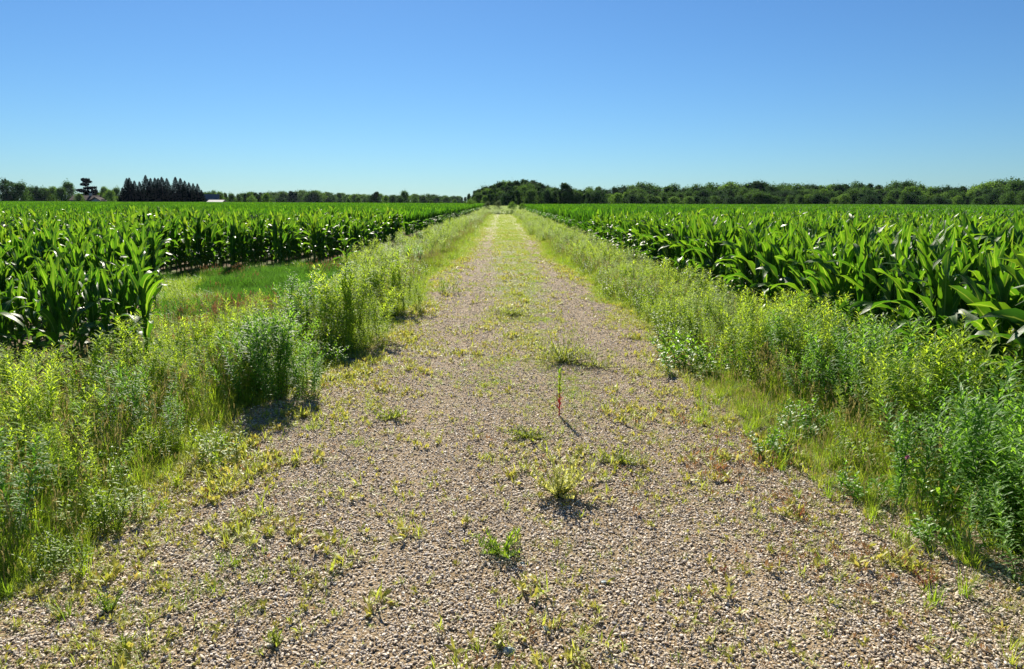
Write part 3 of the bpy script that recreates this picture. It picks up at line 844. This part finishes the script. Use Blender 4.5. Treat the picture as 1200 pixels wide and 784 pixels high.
# bright broadleaf weeds on the right gravel edge, and others
for px, py, s, lb in ((790, 432, 1.15, 'bright green broadleaf weeds spilling onto the gravel at the right edge, farther patch'),
                      (842, 440, 1.0, 'bright green broadleaf weeds beside the taller grass on the right, behind the spilling patch'),
                      (903, 535, .55, 'small bright ragged weed on the right gravel edge below the tall grass'),
                      (945, 505, .75, 'leafy green weed between the tall grass and goldenrod on the right'),
                      (1010, 585, .55, 'small light green weed at the foot of the right goldenrod'),
                      (1100, 640, .55, 'light green leafy weed at the right gravel edge near the corner'),
                      (60, 575, .8, 'leafy bright weed low in the near left bank'),
                      (120, 560, .7, 'broadleaf weed poking out of grass at the left gravel edge')):
    x, y = gp(px, py); far_clump(x, y, s, random.choice(cl_broad), 'broadleaf_weed', lb, 'weed', None, s)
for px, py, s, lb in ((150, 610, .6, 'yellow-green weed tuft at the left gravel edge before the bank'),
                      (250, 540, .7, 'yellow-green weed at the left gravel edge halfway along the near bank'),
                      (525, 345, .8, 'yellow-green weed clump on the left edge where the gravel narrows'),
                      (720, 350, 1.0, 'yellow-green weed clump at the right edge of the right wheel track')):
    x, y = gp(px, py); far_clump(x, y, s, random.choice(cl_yel), 'weed_clump', lb, 'weed', None, s)

# ------------------------------------------------------------------ single weeds on the gravel
def weed(name, px, py, label, build, cat='weed'):
    x, y = gp(px, py); o = bpy.data.objects.new(name, None); C.objects.link(o)
    o.location = (x, y, float(gz(x, y)) + .01); tag(o, label, cat); build(o); return o
def red_stem(o):
    a = MB(); tube(a, [(0, 0, -.02), (.004, .002, .13), (.0, .0, .26)], [.006, .0055, .004], 6); tube(a, [(0, 0, .26), (.002, 0, .36)], [.004, .002], 5)
    link('stem', a.mesh('stem', [M['redstem']], True), o)
    b = MB(); r = random.Random(4)
    for i in range(40):
        z = .14 + .24 * i / 40; leaf(b, (0, 0, z), 2.4 * i, .05 * r.uniform(.7, 1.2), .013, R(60), R(30), 3)
    link('foliage', b.mesh('foliage', [M['grass_g']]), o)['kind'] = 'stuff'
    c_ = MB()
    for i in range(14): leaf(c_, (0, 0, .05 + .009 * i), 2.4 * i, .055, .014, R(50), R(30), 3)
    link('red_leaves', c_.mesh('red_leaves', [M['redstem']]), o)['kind'] = 'stuff'
weed('upright_weed', 655, 493, 'single upright weed with a red lower stem and green top on the gravel crown', red_stem)
def bushy(n, H, rad, L, W, mat, nl=24, lean=.35, stemmat='gstem'):
    def f(o):
        r = random.Random(n * 7 + int(H * 100)); st = MB(); fo = MB()
        for i in range(n):
            a = r.uniform(0, 6.28); ll = rad * math.sqrt(r.random()); h = H * r.uniform(.4, 1.1) * (1.1 - .75 * (ll / rad) ** 2); ll *= r.uniform(.9, 1.4)
            p1 = Vector((math.cos(a) * ll * .5, math.sin(a) * ll * .5, h * .45)); p2 = Vector((math.cos(a) * ll, math.sin(a) * ll, h))
            tube(st, [(0, 0, -.01), p1, p2], [.0028, .002, .001], 4)
            for k in range(nl):
                t = .15 + .85 * k / nl
                q = (Vector((0, 0, 0)).lerp(p1, t * 2) if t < .5 else p1.lerp(p2, t * 2 - 1))
                leaf(fo, q, r.uniform(0, 6.28), L * r.uniform(.6, 1.2), W * r.uniform(.7, 1.2), R(r.uniform(20, 70)), R(r.uniform(0, 50)), 2, .2)
        link('stems', st.mesh('stems', [M[stemmat]]), o)
        link('foliage', fo.mesh('foliage', [M[mat]]), o)['kind'] = 'stuff'
    return f
weed('bushy_weed', 655, 588, 'pale yellow-green bushy weed in the middle of the gravel', bushy(26, .31, .17, .04, .013, 'palew', 24))
weed('bushy_weed', 588, 655, 'small dark green bushy weed left of the track centre near the camera', bushy(18, .17, .12, .035, .008, 'grass_g', 22))
weed('wispy_weed', 660, 428, 'wispy dried grassy weed beyond the red-stemmed one', bushy(60, .34, .42, .06, .009, 'grass', 14, .4))
weed('wispy_weed', 700, 432, 'thin low grassy weed spreading right of the wispy dried one', bushy(30, .16, .36, .05, .008, 'grass', 10))
weed('wispy_weed', 600, 372, 'low yellow-green weed mat on the track crown beyond the wispy weed', bushy(50, .14, .42, .06, .012, 'grass', 10))
weed('bushy_weed', 622, 520, 'low yellow-green weed left of the pale bushy weed', bushy(26, .09, .22, .035, .009, 'grass', 12))
weed('bushy_weed', 722, 548, 'low yellow-green weed right of the pale bushy weed', bushy(22, .11, .18, .04, .008, 'grass', 12))
weed('low_weed', 462, 492, 'spreading yellow-green weed mat on the left wheel track', bushy(16, .08, .22, .035, .012, 'grass', 16))
weed('feathery_weed', 128, 722, 'feathery green weed standing on gravel in the lower left corner', bushy(9, .13, .06, .03, .004, 'grass_g', 26))
weed('grass_tuft', 150, 770, 'small grass tuft at the bottom left picture edge', bushy(10, .08, .08, .04, .005, 'grass', 14))
weed('grass_tuft', 325, 760, 'yellow-green tuft on the bare gravel at the bottom left of centre', bushy(8, .06, .06, .035, .006, 'grass', 12))
weed('red_weed', 935, 612, 'dark reddish weed upright at the right gravel edge', bushy(4, .13, .04, .025, .006, 'redweed', 12, .2, 'redstem'))
weed('red_weed', 1085, 690, 'reddish leaved weed at the right gravel edge near the bottom', bushy(5, .10, .06, .03, .01, 'redweed', 12, .2, 'redstem'))
weed('red_weed', 848, 672, 'tiny red-leaved weed alone on the right part of the gravel', bushy(3, .03, .04, .025, .010, 'redweed', 6, .2, 'redstem'))
def twig(o):
    a = MB(); tube(a, [(-.06, 0, .01), (0, .004, .014), (.05, -.01, .012)], [.006, .005, .003], 6); link('twig_body', a.mesh('twig', [M['twig']], True), o)
x, y = gp(605, 512); a = MB(); tube(a, [(-.06, 0, .01), (0, .004, .014), (.05, -.01, .012)], [.006, .005, .003], 6)
tag(link('twig', a.mesh('twig', [M['twig']], True), None, (x, y, float(gz(x, y)) + .012)), 'short dark twig lying on the gravel left of the low weed', 'twig')
def flower(o):
    a = MB(); tube(a, [(0, 0, 0), (.03, 0, .2), (.05, 0, .36)], [.003, .0025, .002], 4); link('stem', a.mesh('stem', [M['gstem']]), o)
    b = MB(); r = random.Random(3)
    for i in range(60):
        leaf(b, (.05, 0, .36), r.uniform(0, 6.28), .018, .005, R(r.uniform(-10, 90)), R(10), 2)
    link('flower_head', b.mesh('flower_head', [M['pink']]), o)
x, y = gp(1060, 660); o = weed('clover_flower', 1045, 612, 'single small pink clover flower at the edge of the right goldenrod', flower, 'flower')
for px, py, s, lb in ((597, 772, .05, 'blue-grey flat stone at the bottom centre of the gravel'), (640, 745, .035, 'pale blue stone right of centre at the bottom'),
                      (612, 668, .03, 'smaller blue-grey stone beside the small dark green weed'), (707, 690, .032, 'blue-grey stone right of the track centre')):
    x, y = gp(px, py); me = stone_mesh(int(px)); me.materials[0] = M['bluestone']
    o = link('stone', me, None, (x, y, float(gz(x, y)) + .02)); o.scale = (s, s, s); o.rotation_euler = (.2, .1, px); tag(o, lb, 'stone')

# ------------------------------------------------------------------ trees
def crown_mesh(seed, mat, h, w, lobes=14, n=2600, leaf_s=.42, shape='round', z0=.16):
    r = np.random.default_rng(seed); rr = random.Random(seed)
    L = []
    for i in range(lobes):
        t = rr.random()
        z = h * (z0 + (1 - z0) * (.12 + .76 * t))
        if shape == 'round': env = math.sin(math.pi * (.15 + .8 * t)) ** .7
        elif shape == 'tall': env = .75 * math.sin(math.pi * (.2 + .75 * t)) ** .5
        else: env = 1 - .5 * t
        a = rr.uniform(0, 6.28); d = w * .5 * env * math.sqrt(rr.random()) * .72
        L.append((math.cos(a) * d, math.sin(a) * d, z, w * rr.uniform(.09, .24) * (.6 + .5 * env)))
    per = n // lobes; V = []; Fc = []
    for (x, y, z, q) in L:
        d = r.normal(size=(per, 3)); d /= np.linalg.norm(d, axis=1)[:, None]
        rad = q * r.random(per) ** .25 * (1 + .25 * r.normal(size=per))
        P = np.array([x, y, z]) + d * rad[:, None] * np.array([1.1, 1.1, .95 + .35 * r.random()])
        u = r.normal(size=(per, 3)); u /= np.linalg.norm(u, axis=1)[:, None]
        v_ = np.cross(u, d + .4 * r.normal(size=(per, 3))); v_ /= np.linalg.norm(v_, axis=1)[:, None] + 1e-6
        s_ = leaf_s * r.uniform(.5, 1.2, per)[:, None]
        o = len(V)
        quad = np.stack([P - u * s_, P - v_ * s_ * .6, P + u * s_, P + v_ * s_ * .6], 1).reshape(-1, 3)
        V.extend(quad.tolist()); Fc.extend([(o + 4 * i, o + 4 * i + 1, o + 4 * i + 2, o + 4 * i + 3) for i in range(per)])
    return make_mesh('crown%d' % seed, V, Fc, [mat]), L
def trunk_mesh(seed, h, L, r0=.22):
    mb = MB(); rr = random.Random(seed)
    top = h * .7
    tube(mb, [(0, 0, -.3), (.1, .05, top * .4), (0, .1, top * .75), (.05, 0, top)], [r0, r0 * .75, r0 * .5, r0 * .25], 7)
    for (x, y, z, q) in L[:8]:
        b = Vector((0, 0, min(z * .7, top * .8))); tube(mb, [b, b.lerp(Vector((x, y, z)), .55) + Vector((0, 0, .3)), (x, y, z)], [r0 * .3, r0 * .2, r0 * .08], 5)
    return mb.mesh('trunk%d' % seed, [M['bark']], True)
TT = {}
def mk(kind, mats, k, **kw):
    TT[kind] = []
    for i in range(k):
        cm, L = crown_mesh(hash_(kind) + i, M[mats[i % len(mats)]], 10, **kw)
        TT[kind].append((cm, trunk_mesh(hash_(kind) + i, 10, L)))
def hash_(s): return sum(ord(c) * (i + 3) for i, c in enumerate(s))
mk('broad', ['tree_a', 'tree_b', 'tree_a', 'tree_c', 'tree_a', 'tree_b', 'tree_a'], 7, w=9.5, lobes=34, n=5200, leaf_s=.27, z0=-.08)
mk('tall', ['tree_b', 'tree_a', 'tree_b'], 3, w=5.6, lobes=22, n=3400, leaf_s=.28, shape='tall', z0=-.06)
mk('bush', ['willow', 'tree_c', 'tree_a'], 3, w=14, lobes=18, n=2600, leaf_s=.34, z0=-.1)
# spruce: drooping tiers
def spruce_mesh(seed):
    r = np.random.default_rng(seed); H = 10.; n = 6500
    t = r.random(n) ** 1.35; k = 13
    ph = (t * k) % 1.0
    Rz = 3.3 * (1 - t) ** .85 * (.62 + .45 * (1 - ph)) + .10
    a = r.uniform(0, 6.283, n); lump = 1 + .22 * np.sin(a * 5 + np.floor(t * k) * 2.1)
    d = Rz * lump * r.random(n) ** .35
    P = np.stack([np.cos(a) * d, np.sin(a) * d, .1 + t * (H - .1) - .14 * d], 1)
    out = np.stack([np.cos(a), np.sin(a), -.25 + 0 * a], 1); sd = np.stack([-np.sin(a), np.cos(a), r.normal(0, .5, n)], 1)
    s_ = (.34 * (1.05 - t) + .10)[:, None] * r.uniform(.6, 1.2, n)[:, None]
    V = np.stack([P - out * s_, P - sd * s_ * .45, P + out * s_, P + sd * s_ * .45], 1).reshape(-1, 3).tolist()
    Fc = [(4 * i, 4 * i + 1, 4 * i + 2, 4 * i + 3) for i in range(n)]
    tr = MB(); tube(tr, [(0, 0, -.3), (0, 0, 5), (0, 0, 10.1)], [.2, .12, .02], 6)
    return make_mesh('spruce%d' % seed, V, Fc, [M['spruce']]), tr.mesh('strunk', [M['bark']])
TT['spruce'] = [spruce_mesh(i) for i in range(3)]
# cedar: flat spreading tiers
def cedar_mesh(seed):
    r = np.random.default_rng(seed); V = []; Fc = []; Ls = []
    tiers = [(-1.2, 3.2, 3.0), (1.8, 4.2, 3.2), (-2.2, 5.4, 2.6), (1.2, 6.4, 2.8), (-.6, 7.6, 2.4), (.5, 8.6, 2.6), (-.2, 9.4, 2.4), (2.6, 5.2, 1.8), (-3, 3.6, 1.8), (3.2, 3.4, 1.8), (0, 2.0, 3.6), (0, 3.0, 3.6), (-1, 5, 2.6), (.6, 4.4, 3), (0, 6.2, 2.4), (.2, 1.0, 3.4)]
    for (x, z, w_) in tiers:
        n = 420; a = r.uniform(0, 6.28, n); d = w_ * np.sqrt(r.random(n)) * .62
        y = r.uniform(-1, 1)
        P = np.stack([x + np.cos(a) * d, y + np.sin(a) * d, z + r.normal(0, .22, n)], 1)
        u = r.normal(size=(n, 3)) * [1, 1, .3]; u /= np.linalg.norm(u, axis=1)[:, None]
        v_ = np.cross(u, r.normal(size=(n, 3))); v_ /= np.linalg.norm(v_, axis=1)[:, None]
        o = len(V); s_ = .32
        V.extend(np.stack([P - u * s_, P - v_ * s_ * .5, P + u * s_, P + v_ * s_ * .5], 1).reshape(-1, 3).tolist())
        Fc.extend([(o + 4 * i, o + 4 * i + 1, o + 4 * i + 2, o + 4 * i + 3) for i in range(n)])
        Ls.append((x, y, z, 1))
    return make_mesh('cedar', V, Fc, [M['cedar']]), trunk_mesh(seed, 13, Ls, .35)
TT['cedar'] = [cedar_mesh(5)]

def tree(kind, px, top, dist, name, label, cat, group=None, wf=1.0, ti=None):
    x, y, zt = px_at(px, top, dist); h = max(1.0, zt)
    s = h / (10.2 if kind in ('spruce', 'cedar') else 9.9)
    i = random.randrange(len(TT[kind])) if ti is None else ti
    cm, tm = TT[kind][i]
    o = bpy.data.objects.new(name, None); C.objects.link(o); o.location = (x, y, 0); o.rotation_euler = (0, 0, random.uniform(0, 6.28) if kind != 'cedar' else .1)
    sx = s * wf; o.scale = (sx, sx, s)
    tag(o, label, cat, group)
    link('trunk', tm, o); link('crown', cm, o)
    return o
random.seed(5)
D = 'deciduous tree'
# left edge
tree('broad', 6, 208, 300, 'broadleaf_tree', 'tall rounded dark tree at the far left picture edge', 'tree', None, 1.1, 1)
tree('broad', 22, 213, 300, 'broadleaf_tree', 'rounded green tree next to the leftmost tall dark one', 'tree', None, 1.0, 0)
for px, tp in ((-16, 211), (33, 218), (43, 217), (52, 219), (61, 218), (70, 219)):
    tree('broad', px, tp, 330 + random.uniform(-20, 20), 'broadleaf_tree', 'mid-green tree in the low line left of the farmhouse', 'tree', 'trees left of the farmhouse', 1.0)
tree('broad', 80, 212, 340, 'broadleaf_tree', 'green peaked tree just left of the cedar', 'tree', None, .75, 0)
tree('cedar', 101, 208, 330, 'cedar_tree', 'flat-topped blue-green cedar rising behind the farmhouse roof', 'tree')
tree('broad', 92, 226, 285, 'broadleaf_tree', 'small light green tree in front of the farmhouse roof', 'tree', None, 1.0, 3)
tree('broad', 121, 218, 330, 'broadleaf_tree', 'pale green tree between the cedar and the spruces', 'tree', None, .8, 3)
tree('broad', 129, 222, 310, 'broadleaf_tree', 'lower pale green tree touching the first spruce', 'tree', None, 1.0, 3)
tree('broad', 135, 219, 350, 'broadleaf_tree', 'arching tree behind the leftmost spruce', 'tree', None, .8, 0)
for i, (px, tp) in enumerate(((148, 208), (151, 207.5), (157, 211), (163, 212), (170, 204.5), (176, 208), (181, 207.5), (185, 208), (189, 206.5), (195, 208), (205, 206.5), (211, 208), (216, 211), (221, 213), (226, 214), (231, 214.5), (143, 219), (236, 222))):
    tree('spruce', px, tp, 270 + random.uniform(-8, 14), 'spruce_tree', ['leftmost tall spruce of the dark spruce group', None][0] if i == 0 else ('tallest pointed spruce, left of the middle of the dark group' if i == 4 else 'dark pointed spruce packed in the group on the left horizon'), 'spruce', None if i in (0, 4) else 'dark spruces on the left horizon', 1.15)
for px, tp, k in ((243, 224, 'broad'), (250, 223, 'broad'), (257, 224, 'broad'), (264, 225, 'tall'), (271, 226, 'broad'), (279, 227, 'broad'), (287, 226, 'tall'), (295, 229, 'bush'), (303, 227, 'broad'), (312, 226, 'broad')):
    tree(k, px, tp, 330 + random.uniform(-15, 25), 'broadleaf_tree', 'mid-green tree in the row right of the dark spruces', 'tree', 'trees right of the spruces', 1.0)
# hazy woods in the left centre distance
def prof(pts):
    a = np.array(pts, float); return lambda x: float(np.interp(x, a[:, 0], a[:, 1]))
pl = prof([(318, 228), (340, 225.5), (365, 225), (385, 227), (400, 228.5), (430, 230), (480, 230), (500, 230), (520, 231.5), (545, 233), (560, 231)])
px = 318
while px < 556:
    tree(random.choice(['broad', 'broad', 'broad', 'tall']), px, pl(px) + random.uniform(-3.6, -.8), 620 + random.uniform(-40, 60), 'woodland_tree', 'far bluish tree in the hazy wood left of the track end', 'tree', 'hazy far wood left of centre', random.uniform(1.3, 1.9)); px += random.uniform(3.5, 5.5)
tree('tall', 441, 223.5, 380, 'broadleaf_tree', 'tall narrow tree standing out of the far wood left of centre', 'tree', None, 1.4, 0)
tree('broad', 436, 227, 390, 'broadleaf_tree', 'low spreading tree against the narrow tall one left of centre', 'tree', None, .9, 1)
tree('broad', 474, 223, 360, 'broadleaf_tree', 'rounded green tree behind the dark round bush left of centre', 'tree', None, 1.0, 0)
tree('broad', 469, 230, 300, 'round_bush', 'dark round bush at the field edge left of centre', 'bush', None, 1.2, 1)
for px, tp in ((408, 232), (420, 230), (452, 229), (460, 228), (486, 230), (505, 234), (515, 236), (533, 233)):
    tree('broad', px, tp, 400 + random.uniform(-20, 20), 'broadleaf_tree', 'low green tree before the hazy far wood', 'tree', 'low trees before the far wood', 1.0)
# central wood beyond the track
tree('tall', 549, 226, 260, 'slender_tree', 'slender pale tree at the left end of the central wood', 'tree', None, .8, 1)
tree('tall', 556, 222, 262, 'slender_tree', 'slim tree second from the left end of the central wood', 'tree', None, .8, 0)
pc = prof([(560, 222), (572, 216), (590, 212.5), (603, 210.5), (625, 210.5), (636, 213), (646, 219), (655, 218), (672, 220), (690, 221.5), (700, 219)])
for row, (dd, off) in enumerate(((262, 0), (245, 5), (232, 12))):
    px = 560 - row * 4
    while px < (648 if row == 0 else 706):
        tree('tall' if random.random() < .5 else 'broad', px, pc(px) + off * (1 if px < 640 else .35) + random.uniform(-1.8, 1.2), dd + random.uniform(-6, 6), 'woodland_tree', ['dark tall tree crowning the wood beyond the track end', 'green tree in the middle row of the wood beyond the track', 'lower leafy tree along the front of the wood beyond the track'][row], 'tree', ['top of the central wood', 'middle of the central wood', 'front of the central wood'][row], random.uniform(.9, 1.2)); px += random.uniform(3.5, 6.5)
tree('tall', 663, 212.5, 235, 'poplar_tree', 'dark irregular tall tree standing above its neighbours right of the central wood', 'tree', None, 1.5, 0)
for px, tp, lb in ((551, 233.5, 'rounded olive bush where the left corn meets the central wood'), (584, 236.0, 'silvery willow bush at the end of the track'), (571, 237.0, 'small willow bush left of the silvery one at the track end'),
                   (600, 236, 'leafy bush right of the silvery willow at the track end'), (612, 238, 'low green bush at the start of the right corn')):
    x_, y_, z_ = px_at(px, tp, 122); tree('bush', px, tp, 122, 'willow_bush', lb, 'bush', None, .75, 0 if px in (584, 571) else 1)
tree('broad', 724, 226, 215, 'broadleaf_tree', 'light yellow-green tree in front of the right tree line', 'tree', None, 1.3, 3)
# the right tree line
pr = prof([(640, 222), (700, 219), (715, 221), (735, 216), (745, 214), (760, 216), (785, 217), (800, 218), (830, 216), (850, 214), (870, 215), (890, 212), (905, 216), (930, 215), (950, 214), (975, 217), (1005, 213), (1020, 214), (1040, 217), (1060, 211), (1072, 213), (1085, 218), (1110, 218), (1140, 217), (1160, 214), (1175, 212), (1200, 210), (1250, 209)])
for row, (dd, off) in enumerate(((330, 0), (305, 7), (285, 13))):
    px = 690 + row * 4
    while px < 1240:
        y_d = dd * (1 - .10 * (px - 700) / 500)
        k = 'broad' if random.random() < .8 else 'tall'
        tree(k, px, pr(px) + off + random.uniform(-2.2, 1.6), y_d + random.uniform(-8, 8), 'woodland_tree', ['green tree along the top of the wooded line behind the right cornfield', 'green tree in the middle of the wooded line behind the right cornfield', 'low leafy tree at the foot of the wooded line behind the right cornfield'][row], 'tree', ['top row of the right woods', 'middle row of the right woods', 'front row of the right woods'][row], random.uniform(1.0, 1.65)); px += random.uniform(7.5, 12)
tree('broad', 1062, 210, 280, 'broadleaf_tree', 'rounded dark tree rising above the right tree line', 'tree', None, .7, 1)
tree('tall', 889, 211, 290, 'broadleaf_tree', 'feathery topped dark tree above the middle of the right tree line', 'tree', None, 1.7, 2)
tree('broad', 1192, 210, 270, 'broadleaf_tree', 'tall dense tree at the right picture edge', 'tree', None, 1.3, 0)
# wood mass behind, seen only through gaps
wcol = template_col('wood_kind', [t[0] for t in TT['broad'] + TT['tall']])
wx, wy, ws = [], [], []
for px in np.arange(-40, 1260, 5.0):
    if 318 < px < 556: d0, off, pf = 700, 3, pl
    elif px <= 318: d0, off, pf = 380, 0, lambda q: 226 + 3 * math.sin(q * .1)
    elif px < 700: d0, off, pf = 290, 7, pc
    else: d0, off, pf = 350, 5, pr
    x, y, z = px_at(px, pf(px) + off + random.uniform(-1, 2), d0 + random.uniform(-10, 30))
    wx.append(x); wy.append(y); ws.append(max(.2, z / 10))
n = len(wx); ws = np.array(ws)
scatter('woods', wcol, np.stack([wx, wy, np.zeros(n)], 1), up_rot(n, .0), np.stack([ws * 1.2, ws * 1.2, ws], 1), rng.integers(0, 10, n), 'far woods filling the horizon behind the front trees')

# ------------------------------------------------------------------ farm buildings on the left horizon
M['tile'] = plain('roof_tiles', [(.055, .045, .042), (.085, .07, .062)], .95, 2, 0, .1)
M['wall'] = plain('render_wall', [(.42, .38, .33), (.5, .46, .4)], .9, 1)
M['white'] = plain('white_sheet_roof', [(.38, .38, .37), (.46, .46, .45)], .8, 1)
M['slate'] = plain('slate_roof', [(.10, .115, .13), (.15, .165, .18)], .9, 2, 0, .1)
M['glass'] = plain('window_glass', [(.03, .035, .04), (.05, .05, .06)], .1, 1)
def box(mb, x0, x1, y0, y1, z0, z1, mi=0):
    V = [(x, y, z) for z in (z0, z1) for y in (y0, y1) for x in (x0, x1)]
    mb.add(V, [(0, 2, 3, 1), (4, 5, 7, 6), (0, 1, 5, 4), (2, 6, 7, 3), (0, 4, 6, 2), (1, 3, 7, 5)], mi)
def house(name, px, dist, Lx, Ly, hw, hr, roofm, label, chim=True, cat='house', rz=0.):
    x, y, _ = px_at(px, 236, dist)
    o = bpy.data.objects.new(name, None); C.objects.link(o); o.location = (x, y, 0); o.rotation_euler = (0, 0, rz); tag(o, label, cat)
    a = MB(); box(a, -Lx / 2, Lx / 2, -Ly / 2, Ly / 2, -.2, hw)
    a.add([(-Lx / 2, -Ly / 2, hw), (-Lx / 2, Ly / 2, hw), (-Lx / 2, 0, hr - .15), (Lx / 2, -Ly / 2, hw), (Lx / 2, Ly / 2, hw), (Lx / 2, 0, hr - .15)], [(0, 2, 1), (3, 4, 5)])
    link('wall', a.mesh('wall', [M['wall']]), o)
    b = MB(); e = .5; s_ = (hr - hw) / (Ly / 2)
    for sg in (-1, 1):
        yo = sg * (Ly / 2 + e); zo = hw - s_ * e
        b.add([(-Lx / 2 - e, yo, zo), (Lx / 2 + e, yo, zo), (Lx / 2 + e, 0, hr), (-Lx / 2 - e, 0, hr), (-Lx / 2 - e, yo, zo + .2), (Lx / 2 + e, yo, zo + .2), (Lx / 2 + e, 0, hr + .2), (-Lx / 2 - e, 0, hr + .2)],
              [(0, 3, 2, 1), (4, 5, 6, 7), (0, 1, 5, 4), (1, 2, 6, 5), (3, 0, 4, 7)])
    rf_ = link('roof', b.mesh('roof', [M[roofm]]), o)
    if chim:
        c_ = MB(); box(c_, Lx * .12, Lx * .12 + .9, -.4, .4, hr - .6, hr + 1.1); link('chimney', c_.mesh('chimney', [M['wall']]), rf_)
    for k in range(3 if cat == 'house' else 0):
        wd = MB(); box(wd, -Lx * .33 + k * Lx * .3, -Lx * .33 + k * Lx * .3 + 1, -Ly / 2 - .05, -Ly / 2 + .04, 1, 2.2); link('window', wd.mesh('window', [M['glass']]), o)
    return o
house('farmhouse', 102, 292, 9, 7, 1.9, 3.5, 'tile', 'low farmhouse with brown tiled roof beneath the cedar on the left horizon', True, 'house', .1)
house('annex_house', 115, 286, 2.6, 4, 1.7, 2.9, 'tile', 'small brown-roofed annex at the right end of the brown-roofed farmhouse', False, 'house', 1.4)
house('slate_house', 247, 300, 5.5, 6, 2.0, 4.2, 'slate', 'grey slate-roofed house just right of the dark spruces', False, 'house', .3)
house('shed', 254, 268, 4.6, 4, 1.3, 1.95, 'white', 'low shed with white sheet roof right of the dark spruces', False, 'shed')
# ------------------------------------------------------------------ haze
hz = MB(); box(hz, -2700, 2700, -80, 4600, -1.0, 16)
hm = bpy.data.materials.new('haze'); hm.use_nodes = True; ht = hm.node_tree; ht.nodes.clear()
ho = ht.nodes.new('ShaderNodeOutputMaterial'); hv = ht.nodes.new('ShaderNodeVolumePrincipled')
hv.inputs['Color'].default_value = (.62, .78, 1, 1); hv.inputs['Density'].default_value = HAZE; hv.inputs['Anisotropy'].default_value = .2
ht.links.new(hv.outputs[0], ho.inputs['Volume'])
if HAZE > 0: tag(link('haze', hz.mesh('haze', [hm])), 'thin blue summer haze over the fields', None, None, 'stuff')
